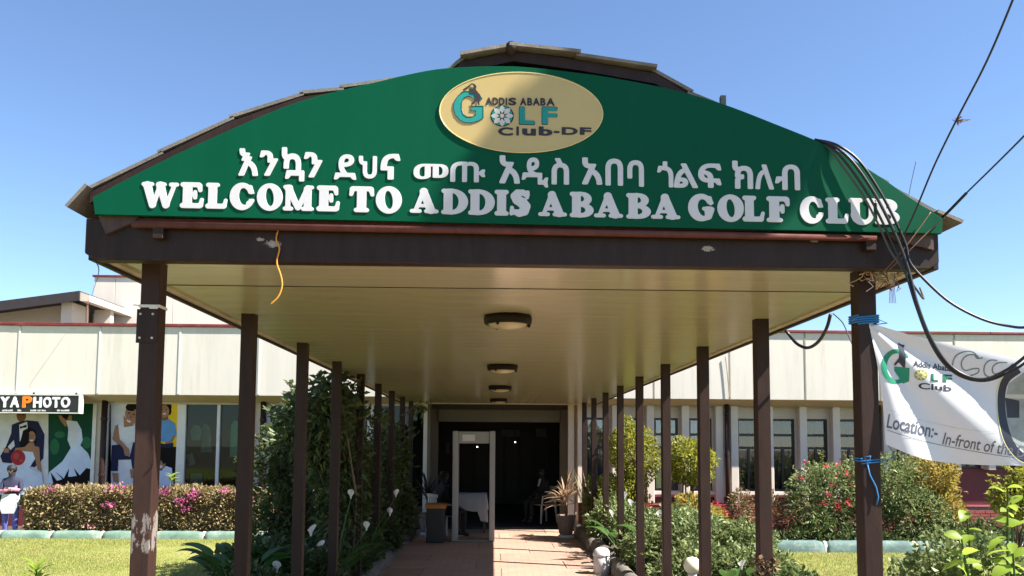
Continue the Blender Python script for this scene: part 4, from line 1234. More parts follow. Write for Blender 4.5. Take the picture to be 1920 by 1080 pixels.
def word(key, x0, y0, x1, y1, slope, mat, name='lettering'):
    v, f = GL[key]; a = np.array(v); mn, mx = a.min(0), a.max(0)
    pts = []
    for x, y_, z in v:
        u = (x-mn[0])/(mx[0]-mn[0]); w = (y_-mn[1])/(mx[1]-mn[1])
        pts.append(bz(x0+(x1-x0)*u, y1+(y0-y1)*w+slope*(x1-x0)*u))
    printed(name, [(pts, f)], mat)
word(('word', 'Addis Ababa'), 345, 318, 612, 360, .145, m_bnavy)
word(('sans', 'L'), 468, 410, 520, 466, .06, m_bgreen); word(('sans', 'F'), 549, 416, 616, 472, .06, m_bgreen)
word(('word', 'Club'), 380, 474, 612, 518, .08, m_bnavy)
word(('word', 'Location:-'), 156, 690, 515, 790, .22, m_bgrey)
word(('word', 'In-front of the D'), 545, 818, 1130, 905, .17, m_bgrey)
printed('flower_disc', [[bz(398+48*math.cos(a), 421+38*math.sin(a)) for a in np.linspace(0, 2*math.pi, 20)[:-1]]], m_bolive)
for k in range(8):
    a = k*math.pi/4
    printed('petal', [[bz(398+(r*math.cos(a)-s*math.sin(a))*1.05, 421+(r*math.sin(a)+s*math.cos(a))*.85) for r, s in [(6, 0), (22, 8), (42, 0), (22, -8)]]], m_bcream, 2)
def ribbon(name, pts, w, mat, lay=1):
    P = [Vector(bz(*p)) for p in smooth_poly([tuple(map(float, q)) for q in pts], 0, len(pts)-1, 6)]
    L = []; Rr = []
    for i, p in enumerate(P):
        t = (P[min(i+1, len(P)-1)]-P[max(i-1, 0)]).normalized(); n = Vector((-t.y, t.x))*w/2
        L.append(tuple(p+n)); Rr.append(tuple(p-n))
    n = len(P)
    printed(name, [(L+Rr, [(i, i+1, n+i+1, n+i) for i in range(n-1)])], mat, lay)
ribbon('outline', [(800, 300), (760, 262), (700, 258), (640, 290), (618, 350), (632, 405), (690, 438), (760, 420)], 2.2, m_bline)
ribbon('outline', [(830, 300), (790, 305), (770, 280), (720, 285), (685, 320), (682, 365), (710, 390), (760, 378), (800, 378), (795, 405), (750, 425), (720, 430)], 2.2, m_bline)
ribbon('outline', [(930, 320), (880, 318), (845, 350), (838, 400), (860, 430), (920, 440)], 2.2, m_bline)
ribbon('outline', [(1000, 335), (940, 335), (900, 365), (900, 405), (930, 412), (1000, 380), (1040, 340)], 2.2, m_bline)
ribbon('rule', [(160, 805), (300, 850), (500, 902), (800, 960), (1100, 1003), (1500, 1030)], 1.0, m_bgrey)
ribbon('rule', [(160, 660), (400, 735), (700, 800), (930, 820)], .7, m_silver)
ribbon('arc', [(1080, 380), (990, 450), (957, 560), (965, 720), (1010, 880), (1090, 985), (1200, 1040), (1350, 1030)], 16, m_bnavy, 1)
ribbon('arc_edge', [(1040, 385), (965, 440), (930, 560), (938, 730), (980, 890), (1060, 1000), (1150, 1050)], 1.6, m_bcream, 2)
printed('picture', [[bz(*p) for p in [(1120, 400), (1010, 480), (985, 600), (992, 740), (1040, 880), (1120, 950), (1400, 960), (1500, 400)]]], m_greycloth, 0)
printed('picture_building', [[bz(*p) for p in [(985, 580), (1085, 600), (1085, 720), (1000, 720)]]], m_bnavy, 1)
printed('picture_wall', [[bz(*p) for p in [(985, 555), (1300, 560), (1300, 600), (985, 580)]]], m_silver, 2)

# ropes
m_blue = flat('blue_rope', (0.02, 0.17, 0.42), 0.6); m_orange_r = flat('orange_rope', (0.62, 0.26, 0.03), 0.7); m_cable = M('cable_black', (0.0072, 0.0072, 0.0084), 0.4, 0.2, 9); m_cable_g = M('cable_grey', (0.05, 0.05, 0.05), 0.55, 0.2, 9); m_twine = M('twine', (0.42, 0.36, 0.28), 0.8, 0.2, 20)
pxr, pyr = 1.905, 4.146
def wrap(z, turns, r, tilt=0.01):
    pts = []
    a = PW+r+.001
    c = [(pxr-a, pyr-a), (pxr+a, pyr-a), (pxr+a, pyr+a), (pxr-a, pyr+a)]
    for k in range(int(turns*4)+1):
        x, y_ = c[k % 4]; pts.append((x, y_, z+k*tilt/4+(.004 if k % 2 else -.004)))
    return pts
mb = MB(); z = at(1622, 606, 4.1)[1]
mb.tube(wrap(z, 4, .005, .011), .005, 6); zz = z+.02
mb.tube([(pxr-PW-.006, pyr-PW-.006, zz), (pxr-PW-.03, pyr-PW-.02, zz-.004), (pxr-PW-.055, pyr-PW-.01, zz-.012)], .003, 5)
mb.tube([(pxr+PW, pyr-PW-.006, zz), (2.0, 4.09, zz-.02), (at(1632, 610, 4.09)[0], 4.085, at(1632, 610, 4.09)[1])], .003, 5)
tag(mb.build('rope_tie', m_blue, smooth=True), 'blue rope wound round the right front post at the top of the banner', 'rope', 'blue rope ties')
mb = MB(); z = at(1632, 868, 4.1)[1]
mb.tube(wrap(z, 2, .0035, .012), .0035, 6)
P0 = (pxr-PW+.02, pyr-PW-.008)
mb.tube([(P0[0], P0[1], z), (P0[0]+.01, P0[1]-.006, z-.06), (P0[0]+.04, P0[1]-.006, z-.12), (P0[0]+.05, P0[1]-.006, z-.17), (P0[0]+.04, P0[1]-.005, z-.21)], .0035, 6)
mb.tube([(P0[0], P0[1], z+.005), (P0[0]-.015, P0[1]-.012, z+.03), (P0[0]+.012, P0[1]-.014, z+.035), (P0[0]+.006, P0[1]-.006, z)], .003, 5)
mb.tube([(pxr+PW+.004, pyr-PW, z+.01), (2.02, 4.08, z+.03), (at(1664, 832, 4.08)[0], 4.082, at(1664, 832, 4.08)[1])], .0025, 5)
tag(mb.build('rope_tie', m_blue, smooth=True), 'blue rope with a dangling tail knotted low on the right front post', 'rope', 'blue rope ties')
def cable(name, label, pts, r, mat, cat='cable', group=None, n=8, jitter=0):
    """pts: (px, py, Y) survey points joined by a smooth curve"""
    W = []
    for p in pts:
        X, Z = at(p[0], p[1], p[2]); W.append((X, p[2], Z))
    out = [W[0]]
    for i in range(len(W)-1):
        p0 = Vector(W[max(i-1, 0)]); p1 = Vector(W[i]); p2 = Vector(W[i+1]); p3 = Vector(W[min(i+2, len(W)-1)])
        for k in range(1, 7):
            t = k/6; out.append(tuple(.5*(2*p1+(p2-p0)*t+(2*p0-5*p1+4*p2-p3)*t*t+(3*p1-p0-3*p2+p3)*t**3)))
    return tag(MB().tube(out, r, n).build(name, mat, smooth=True), label, cat, group)
gC = 'cables at the right corner of the sign'
base = [(1528, 262), (1562, 273), (1598, 303), (1636, 357), (1666, 413), (1688, 462)]
ys0 = [3.86, 3.795, 3.775, 3.77, 3.77, 3.77]
def bundle(dx, dy, dY): return [(x+dx*min(1, i/2), y_+dy*min(1, i/2), Y+dY) for i, ((x, y_), Y) in enumerate(zip(base, ys0))]
cable('cable', 'thick black cable arching over the sign corner and sagging across the banner', bundle(0, 0, -.012)+[(1705, 512, 3.75), (1720, 570, 3.72), (1742, 628, 3.70), (1772, 676, 3.68), (1805, 702, 3.66), (1845, 711, 3.63), (1885, 695, 3.60), (1925, 666, 3.55), (2010, 590, 3.45), (2120, 470, 3.3)], .0072, m_cable, group=gC)
cable('cable', 'second black cable running beside the thick one across the banner', bundle(-12, 2, 0)+[(1698, 512, 3.755), (1717, 572, 3.725), (1739, 630, 3.705), (1768, 679, 3.685), (1803, 706, 3.665), (1846, 714, 3.635), (1888, 700, 3.605), (1927, 676, 3.555), (2010, 600, 3.455), (2120, 480, 3.31)], .006, m_cable, group=gC)
cable('cable', 'black cable swinging out right against the sky above the banner', bundle(10, -4, .004)+[(1706, 492, 3.765), (1733, 524, 3.75), (1780, 566, 3.72), (1838, 597, 3.68), (1890, 611, 3.65), (1935, 612, 3.6), (2040, 585, 3.5)], .0066, m_cable, group=gC)
cable('cable', 'grey cable on the inner side of the bundle over the sign corner', bundle(-20, 6, .008)+[(1690, 500, 3.768), (1720, 545, 3.76), (1732, 560, 3.85), (1725, 540, 3.95)], .005, m_cable_g, group=gC)
cable('overhead_wire', 'thin wire rising from the sign corner to the top right of the sky', [(1690, 452, 3.80), (1716, 396, 3.74), (1752, 310, 3.55), (1795, 222, 3.3), (1850, 115, 3.0), (1903, -10, 2.7), (1960, -160, 2.4)], .0042, m_cable, 'wire', n=6)
cable('overhead_wire', 'wire slanting from the right eaves corner out past the frame', [(1772, 404, 3.80), (1810, 364, 3.6), (1860, 315, 3.3), (1925, 250, 2.9), (2100, 70, 2.2)], .0042, m_cable, 'wire', n=6)
cable('tie_wire', 'twisted thicker wire grip where the slanting wire meets the eaves', [(1768, 407, 3.795), (1785, 390, 3.70), (1812, 362, 3.595)], .0075, m_cable, 'wire', n=6)
cable('tie_wire', 'rusty wire from the eaves corner down to the post head', [(1770, 408, 3.79), (1735, 440, 3.79), (1700, 475, 3.80), (1668, 505, 3.85)], .003, m_rust, 'wire', n=5)
cable('tie_wire', 'second rusty wire crossing the beam end below the sign', [(1745, 398, 3.79), (1715, 440, 3.79), (1685, 478, 3.80), (1655, 512, 3.85)], .003, m_rust, 'wire', n=5)
cable('stray_wire', 'short thin wire standing up behind the sloping right edge of the sign', [(1703, 372, 3.9), (1708, 345, 3.9), (1718, 300, 3.9)], .0018, m_cable_g, 'wire', n=5)
cable('loop_cable', 'dark cable loop hanging from the right edge of the canopy', [(1470, 617, 6.2), (1480, 628, 6.2), (1495, 645, 6.1), (1515, 652, 5.95), (1535, 640, 5.7), (1550, 615, 5.5), (1557, 590, 5.4)], .012, m_cable, group=None)
cable('loose_wire', 'thin grey wire running down from the canopy edge towards the banner', [(1562, 588, 5.3), (1580, 605, 5.2), (1592, 632, 5.0), (1608, 668, 4.6)], .004, m_cable_g, 'wire', n=5)
cable('orange_rope', 'frayed orange rope hanging from the front beam', [(522, 430, 3.868), (518, 448, 3.864), (524, 466, 3.862), (519, 492, 3.862), (526, 515, 3.862), (529, 535, 3.862), (522, 556, 3.862), (508, 570, 3.862)], .0042, m_orange_r, 'rope', n=6)
cable('roof_wire', 'thin twisted wire hanging from the left canopy corner to the roof pipe', [(181, 492, 4.0), (185, 510, 6), (178, 535, 10), (171, 555, 15), (164, 568, 19.9)], .0035, m_cable_g, 'wire', n=5)
cable('wall_conduit', 'thin grey conduit hanging down the right fascia panel seam', [(1360, 668, 17.46), (1364, 700, 17.46), (1368, 748, 17.46)], .01, m_joint, 'conduit', n=5)
# twig nest caught on the wire
mb = MB(); X, Z = at(1795, 226, 3.31); c0 = Vector((X, 3.31, Z))
for k in range(26):
    d = Vector((rnd.gauss(.25, 1), rnd.gauss(0, 1), rnd.gauss(0, .6))).normalized()*rnd.uniform(.012, .028)
    mb.tube([c0-d*.3, c0+d*.5+Vector((0, 0, rnd.uniform(-.004, .004))), c0+d], [.0022, .0018, .001], 4)
for e in ((.055, .004), (.045, -.004)): mb.tube([c0, c0+Vector((e[0]*.5, 0, e[1])), c0+Vector((e[0], 0, e[1]*.5+.003))], .0022, 4)
tag(mb.build('twig_clump', m_rust), 'small clump of dry twigs caught on the thin overhead wire', 'twigs')
# tangle of old wire at the right post head
mb = MB(); X, Z = at(1662, 505, 3.97); c0 = Vector((X, 3.97, Z))
for k in range(16):
    pts = []; p = c0+Vector((rnd.uniform(-.09, .03), rnd.uniform(-.06, .06), rnd.uniform(-.06, .05)))
    for j in range(9):
        pts.append(p.copy()); p = p+Vector((rnd.gauss(0, .022), rnd.gauss(0, .02), rnd.gauss(-.002, .02)))
    mb.tube(pts, .0024, 4, 0 if k % 4 else 1)
for k in range(5):
    p = c0+Vector((.02+.004*k, 0, -.02)); mb.tube([p, p+Vector((.004, 0, -.04)), p+Vector((.002*k-.006, 0, -.09)), p+Vector((.004*k-.01, 0, -.15))], .0016, 4, 1)
tag(mb.build('wire_tangle', [m_rust, m_twine]), 'rusty tangle of old wire and twine at the right post head', 'wire')
mb = MB(); X, Z = at(284, 573, 4.09); 
mb.box(-1.728-PW-.004, -1.728+PW+.004, 4.146-PW-.005, 4.146+PW+.004, Z-.008, Z+.006); mb.tube([(-1.728-PW, 4.094, Z), (-1.728-PW-.03, 4.09, Z+.003)], .003, 5); mb.box(-1.728+.005, -1.728+.045, 4.086, 4.0935, Z-.016, Z+.002)
tag(mb.build('cable_tie', m_strip), 'grey strap tied round the left front post', 'strap')

# ------------------------------------------------------------------ entrance furniture
m_det = M('detector_grey', (0.31, 0.31, 0.2914), 0.45, 0.05, 5)
DY = 15.55
xa, xb = at(848, 900, DY)[0], at(928, 900, DY)[0]; zt = at(888, 808, DY)[1]
d = thing('metal_detector', ((xa+xb)/2, DY+.25, 0), 'pale walk-through metal detector gate standing in the entrance', 'gate')
MB().box(xa, xa+.105, DY, DY+.52, 0.008, zt).build('side_panel', m_det, d, bevel=.015, seg=2)
MB().box(xb-.105, xb, DY, DY+.52, 0.008, zt).build('side_panel', m_det, d, bevel=.015, seg=2)
MB().box(xa+.106, xb-.106, DY+.03, DY+.49, zt-.235, zt-.01).build('header', m_det, d, bevel=.008)
MB().box(xa+.18, xa+.42, DY+.018, DY+.0295, zt-.19, zt-.07).build('display', m_alu, d)
MB().box(xa+.106, xb-.106, DY+.02, DY+.5, .006, .022).build('threshold', m_det, d)
m_plastic = M('white_plastic', (0.62, 0.62, 0.60), 0.4, 0.05, 6)
m_blackbox = M('black_laminate', (0.012, 0.011, 0.011), 0.4, 0.2, 6); m_tray = M('orange_tray', (0.42, 0.15, 0.02), 0.5, 0.1, 6)
xa, z1 = at(800, 950, 15.35); xb = at(834, 950, 15.35)[0]
d = thing('search_cabinet', ((xa+xb)/2, 15.5, 0), 'black cabinet with an orange tray on top left of the metal detector', 'cabinet')
MB().box(xa, xb, 15.3, 15.72, .01, z1-.03).build('body', m_blackbox, d, bevel=.008)
mb = MB(); zz = z1-.029
mb.box(xa-.02, xb+.02, 15.27, 15.75, zz, zz+.015); mb.box(xa-.02, xa-.005, 15.27, 15.75, zz+.0151, zz+.075); mb.box(xb+.005, xb+.02, 15.27, 15.75, zz+.0151, zz+.075); mb.box(xa-.0049, xb+.0049, 15.27, 15.285, zz+.0151, zz+.075); mb.box(xa-.0049, xb+.0049, 15.735, 15.75, zz+.0151, zz+.075)
mb.build('tray', m_tray, d)
MB().box(xa+.05, xb-.05, 15.291, 15.2995, .08, z1-.1).build('door', m_blackbox, d, bevel=.003)

m_cloth = M('tablecloth_white', (0.275, 0.275, 0.275), 0.85, 0.05, 5)
xa, z1 = at(852, 925, 17.0); xb = at(912, 925, 17.0)[0]; z1 = .80
d = thing('side_table', ((xa+xb)/2, 17.3, 0), 'small table with white cloth behind the metal detector', 'table')
MB().box(xa, xb, 17.0, 17.6, z1-.03, z1).build('table_top', m_dark_wood, d)
for sx in (xa+.04, xb-.04):
    for sy in (17.05, 17.55): MB().box(sx-.02, sx+.02, sy-.02, sy+.02, .0, z1-.031).build('leg', m_dark_wood, d)
mb = MB(); n = 40; vs = []; fs = []
per = []
for k in range(n):
    t = k/n*4; s = int(t); f = t-s
    per.append([(xa+(xb-xa)*f, 17.0), (xb, 17.0+.6*f), (xb-(xb-xa)*f, 17.6), (xa, 17.6-.6*f)][s])
cxm, cym = (xa+xb)/2, 17.3
for k, (x, y_) in enumerate(per):
    dirv = Vector((x-cxm, y_-cym)).normalized(); wv = .012*math.sin(k*1.9)
    dr = .34 + (.22 if 8 <= k <= 12 else 0)+.015*math.sin(k*1.3)
    vs += [(x+dirv.x*.006, y_+dirv.y*.006, z1+.004), (x+dirv.x*(.02+wv), y_+dirv.y*(.02+wv), z1-dr*.5), (x+dirv.x*(.03+wv*1.6), y_+dirv.y*(.03+wv*1.6), z1-dr)]
for k in range(n):
    a = k*3; b = ((k+1) % n)*3; fs += [(a, b, b+1, a+1), (a+1, b+1, b+2, a+2)]
fs.append(tuple(k*3 for k in range(n)))
mb.add(vs, fs).build('tablecloth', m_cloth, d, smooth=True)

def plastic_chair(x, y_, rz, label):
    t = thing('plastic_chair', (x, y_, 0), label, 'chair', 'white plastic chairs')
    R = Matrix.Rotation(rz, 4, 'Z')
    def part(name, mb, bev=.006):
        mb.v = [tuple((R @ Vector(p))+Vector((x, y_, 0))) for p in mb.v]
        return mb.build(name, m_plastic, t, bevel=bev)
    part('seat', MB().box(-.21, .21, -.21, .21, .42, .445))
    mb = MB()
    for k in range(4): mb.box(-.18+k*.098, -.11+k*.098, .205, .225, .47, .80)
    mb.box(-.21, .21, .20, .23, .80, .86); mb.box(-.21, .21, .20, .23, .446, .469)
    part('backrest', mb, 0)
    for sx in (-1, 1):
        for sy in (-1, 1):
            mb = MB(); mb.tube([(sx*.20, sy*.19, .42), (sx*.23, sy*.23, .008)], [.028, .02], 8); part('leg', mb, 0)
        mb = MB(); mb.tube([(sx*.225, -.20, .43), (sx*.245, -.19, .63), (sx*.245, .0, .66), (sx*.22, .205, .66)], [.02, .02, .022, .018], 8); part('armrest', mb, 0)
    return t
plastic_chair(at(828, 960, 16.0)[0], 16.15, math.radians(120), 'white plastic chair beside the black cabinet, left of the gate')
plastic_chair(at(1020, 960, 19.3)[0], 19.4, math.radians(-60), 'white plastic chair in the dark doorway beside the right potted plant')

# ------------------------------------------------------------------ people
m_skin = M('skin_brown', (0.10, 0.05, 0.03), 0.5, 0.1, 8)
FM = {'skin': m_skin, 'navy': M('cloth_navy', (0.02, 0.022, 0.05), .85, .15, 9), 'dark': M('uniform_dark', (0.014, 0.014, 0.018), .85, .2, 9), 'pink': M('cloth_pink', (0.55, 0.22, 0.32), .85, .1, 9), 'apron': M('cloth_apron', (0.55, 0.56, 0.62), .85, .12, 9), 'blue': M('cloth_blue', (0.10, 0.10, 0.34), .85, .15, 9), 'shoe': M('shoe_dark', (0.03, 0.02, 0.018), .5, .2, 9), 'hair': M('hair_black', (0.008, 0.007, 0.007), .7, .2, 20), 'white': M('shirt_white', (0.6, 0.6, 0.62), .8, .05, 9), 'pale': M('sandal_pale', (.45, .38, .3), .7, .1, 9)}
FIG = []
def figure(name, label, J, B, loc, rz, extras):
    """J joints {k: (x, y, z, r)}; B bones (a, b, material); one skinned body"""
    ks = list(J); me = bpy.data.meshes.new('fig')
    me.from_pydata([J[k][:3] for k in ks], [(ks.index(a), ks.index(b)) for a, b, m in B], [])
    o = bpy.data.objects.new('fig', me); COL.objects.link(o)
    o.modifiers.new('s', 'SKIN'); sub = o.modifiers.new('u', 'SUBSURF'); sub.levels = 2; sub.render_levels = 2
    for i, k in enumerate(ks):
        r = J[k][3]; o.data.skin_vertices[0].data[i].radius = (r, r) if not isinstance(r, tuple) else r
        o.data.skin_vertices[0].data[i].use_root = (k == 'pelvis')
    FIG.append((o, name, label, J, B, loc, rz, extras))
def hand(J, B, w, dirv, side, s=1.0, m='skin'):
    """palm and five curled finger chains from wrist joint w"""
    p = Vector(J[w][:3]); d = Vector(dirv).normalized(); sd = Vector(side).normalized(); n = d.cross(sd)
    k = w+'_palm'; q = p+d*.055*s; J[k] = (*q, .022*s); B.append((w, k, m))
    for i, (off, L) in enumerate(((-.024, .06), (-.008, .07), (.009, .066), (.025, .052))):
        a = q+d*.03*s+sd*off*s; b = a+(d*.6-n*.5)*L*s*.6; c = b+(d*.1-n)*L*s*.45
        J[k+'a%d' % i] = (*a, .0085*s); J[k+'b%d' % i] = (*b, .008*s); J[k+'c%d' % i] = (*c, .006*s)
        B += [(k, k+'a%d' % i, m), (k+'a%d' % i, k+'b%d' % i, m), (k+'b%d' % i, k+'c%d' % i, m)]
    a = p+d*.03*s-sd*.035*s; b = a+(d*.5-sd*.4-n*.3)*.05*s
    J[k+'t0'] = (*a, .0095*s); J[k+'t1'] = (*b, .008*s); B += [(w, k+'t0', m), (k+'t0', k+'t1', m)]
# standing youngster by the hedge, head bowed, arms folded (front is -Y)
J = dict(pelvis=(0, 0, .70, .115), belly=(0, -.01, .84, .115), chest=(0, -.01, 1.0, .125), neck=(0, -.02, 1.12, .045), head=(0, -.045, 1.20, .075), crown=(0, -.05, 1.30, .072),
         shL=(.14, 0, 1.05, .055), elL=(.19, -.08, .86, .045), wrL=(.02, -.16, .90, .032), shR=(-.14, 0, 1.05, .055), elR=(-.19, -.08, .84, .045), wrR=(-.03, -.19, .87, .032),
         hipL=(.075, 0, .64, .085), knL=(.085, -.02, .37, .062), anL=(.085, .01, .08, .045), toL=(.09, -.12, .04, .035), hipR=(-.075, 0, .64, .085), knR=(-.085, -.03, .37, .062), anR=(-.09, .01, .08, .045), toR=(-.10, -.12, .04, .035))
B = [('pelvis', 'belly', 'apron'), ('belly', 'chest', 'navy'), ('chest', 'neck', 'navy'), ('neck', 'head', 'skin'), ('head', 'crown', 'skin'), ('chest', 'shL', 'navy'), ('shL', 'elL', 'navy'), ('elL', 'wrL', 'pink'), ('chest', 'shR', 'navy'), ('shR', 'elR', 'navy'), ('elR', 'wrR', 'pink'),
     ('pelvis', 'hipL', 'apron'), ('hipL', 'knL', 'blue'), ('knL', 'anL', 'blue'), ('anL', 'toL', 'pale'), ('pelvis', 'hipR', 'apron'), ('hipR', 'knR', 'blue'), ('knR', 'anR', 'blue'), ('anR', 'toR', 'pale')]
hand(J, B, 'wrL', (-1, .1, .05), (0, 0, 1), .85); hand(J, B, 'wrR', (1, .1, .1), (0, 0, 1), .85)
px_, _z = at(22, 930, 16.12)
def extras_stand(t, R):
    mb = MB(); c = R((0, -.048, 1.275))
    mb.lathe((c[0], c[1], c[2]), [(.078, -.05), (.088, 0), (.080, .045), (.05, .075), (.0, .085)], 14); mb.build('hair', FM['hair'], t, smooth=True)
    mb = MB(); vs = [R(p) for p in [(-.12, -.135, .80), (.12, -.135, .80), (.15, -.15, .55), (.10, -.14, .43), (-.11, -.14, .43), (-.15, -.15, .55), (-.12, -.127, .80), (.12, -.127, .80), (.15, -.138, .55), (.10, -.128, .43), (-.11, -.128, .43), (-.15, -.138, .55)]]
    mb.add(vs, [(0, 1, 2, 3, 4, 5), (6, 7, 8, 9, 10, 11), (0, 1, 7, 6), (1, 2, 8, 7), (2, 3, 9, 8), (3, 4, 10, 9), (4, 5, 11, 10), (5, 0, 6, 11)]); mb.build('apron', FM['apron'], t)
    for s in (-.028, .028):
        mb = MB(); c = R((s, -.122, 1.235)); mb.lathe((c[0], c[1], c[2]-.006), [(0, 0), (.009, .006), (0, .012)], 8); mb.build('eye', FM['white'], t)
    mb = MB(); c = R((0, -.12, 1.20)); mb.tube([R((0, -.115, 1.23)), c], [.008, .014], 6); mb.build('nose', m_skin, t)
figure('person', 'person in navy top with pink sleeves and blue trousers standing by the hedge', J, B, (px_, 16.12, .02), math.radians(10), extras_stand)
def seated(rz, loc, label):
    J = dict(pelvis=(0, 0, .53, .13), belly=(0, -.01, .70, .125), chest=(0, -.02, .90, .14), neck=(0, -.02, 1.06, .05), head=(0, -.04, 1.14, .078), crown=(0, -.04, 1.25, .076),
             shL=(.17, 0, .97, .06), elL=(.22, -.06, .72, .048), wrL=(.14, -.26, .62, .034), shR=(-.17, 0, .97, .06), elR=(-.22, -.06, .72, .048), wrR=(-.14, -.26, .62, .034),
             hipL=(.09, -.03, .52, .095), knL=(.12, -.42, .52, .07), anL=(.12, -.40, .09, .048), toL=(.13, -.54, .045, .04), hipR=(-.09, -.03, .52, .095), knR=(-.12, -.42, .52, .07), anR=(-.12, -.40, .09, .048), toR=(-.13, -.54, .045, .04))
    B = [('pelvis', 'belly', 'dark'), ('belly', 'chest', 'dark'), ('chest', 'neck', 'dark'), ('neck', 'head', 'skin'), ('head', 'crown', 'skin'), ('chest', 'shL', 'dark'), ('shL', 'elL', 'dark'), ('elL', 'wrL', 'dark'), ('chest', 'shR', 'dark'), ('shR', 'elR', 'dark'), ('elR', 'wrR', 'dark'),
         ('pelvis', 'hipL', 'dark'), ('hipL', 'knL', 'dark'), ('knL', 'anL', 'dark'), ('anL', 'toL', 'shoe'), ('pelvis', 'hipR', 'dark'), ('hipR', 'knR', 'dark'), ('knR', 'anR', 'dark'), ('anR', 'toR', 'shoe')]
    hand(J, B, 'wrL', (-.2, -1, -.3), (1, 0, 0)); hand(J, B, 'wrR', (.2, -1, -.3), (1, 0, 0))
    def ex(t, R):
        mb = MB(); c = R((0, -.035, 1.225)); mb.lathe((c[0], c[1], c[2]), [(.080, -.05), (.09, 0), (.082, .045), (.05, .07), (.0, .08)], 14); mb.build('hair', FM['hair'], t, smooth=True)
        mb = MB(); mb.add([R(p) for p in [(-.03, -.155, .86), (.03, -.155, .86), (.05, -.10, 1.03), (-.05, -.10, 1.03), (0, -.145, .86)]], [(0, 1, 2, 3)]); mb.build('shirt_collar', FM['white'], t)
        for s in (-.03, .03):
            mb = MB(); c = R((s, -.115, 1.175)); mb.lathe((c[0], c[1], c[2]-.006), [(0, 0), (.009, .006), (0, .012)], 8); mb.build('eye', FM['white'], t)
        mb = MB(); mb.tube([R((0, -.11, 1.17)), R((0, -.118, 1.135))], [.008, .015], 6); mb.build('nose', m_skin, t)
    figure('person', label, J, B, loc, rz, ex)
seated(math.radians(120), (at(828, 960, 16.0)[0], 16.15, 0), 'seated person in dark uniform behind the black cabinet')
seated(math.radians(-60), (at(1020, 960, 19.3)[0], 19.4, 0), 'seated person in dark clothes in the right of the doorway')
dg = bpy.context.evaluated_depsgraph_get(); dg.update()
for o, name, label, J, B, loc, rz, extras in FIG:
    me = bpy.data.meshes.new_from_object(o.evaluated_get(dg))
    used = sorted({m for a, b, m in B}); A = np.array([J[a][:3] for a, b, m in B]); Bb = np.array([J[b][:3] for a, b, m in B]); rr = np.array([max(J[a][3], J[b][3]) for a, b, m in B])
    me.materials.clear()
    for p in me.polygons:
        c = np.array(p.center); ab = Bb-A; t = np.clip(((c-A)*ab).sum(1)/np.maximum((ab*ab).sum(1), 1e-9), 0, 1)
        dd = np.linalg.norm(c-A-ab*t[:, None], axis=1)-rr*.85
        p.material_index = used.index(B[int(np.argmin(dd))][2])
    Rm = Matrix.Translation(loc) @ Matrix.Rotation(rz, 4, 'Z'); me.transform(Rm)
    t = thing(name, loc, label, 'person')
    link_mesh('body', me, [FM[m] for m in used], t, smooth=True)
    extras(t, lambda p: tuple(Rm @ Vector(p)))
    md = o.data; bpy.data.objects.remove(o); bpy.data.meshes.remove(md)

# ------------------------------------------------------------------ garden lamps and pots
m_lampwhite = M('lamp_white', (0.561, 0.561, 0.544), 0.45, 0.06, 6, dirt=(.4, .38, .33), dirt_amt=.3); m_globe = M('globe_cream', (0.72, 0.66, 0.50), 0.3, 0.04, 4)
bx, bz_ = at(1128, 1031, 11.75)
t = thing('bollard_light', (bx, 11.75, 0), 'short white domed bollard light at the sunny path edge', 'light')
MB().lathe((bx, 11.75, 0), [(.118, -.03), (.118, .245), (.112, .25)], 26).build('body', m_lampwhite, t, smooth=True)
MB().lathe((bx, 11.75, .2505), [(.122, 0), (.128, .006), (.126, .03), (.112, .07), (.08, .103), (.04, .120), (0, .125)], 26).build('dome', m_lampwhite, t, smooth=True)
gx, gz = at(1298, 1060, 8.6)
t = thing('globe_light', (gx, 8.6, 0), 'cream globe garden lamp half hidden in the right bed', 'light')
MB().lathe((gx, 8.6, gz-.09), [(.0, 0), (.05, .012), (.082, .045), (.092, .09), (.082, .135), (.05, .168), (0, .18)], 24).build('globe', m_globe, t, smooth=True)
MB().lathe((gx, 8.6, gz-.14), [(.045, 0), (.05, .045), (.045, .056)], 18).build('collar', m_lampwhite, t, smooth=True)
MB().tube([(gx, 8.6, 0), (gx, 8.6, gz-.141)], .03, 12).build('stem', m_lampwhite, t, smooth=True)

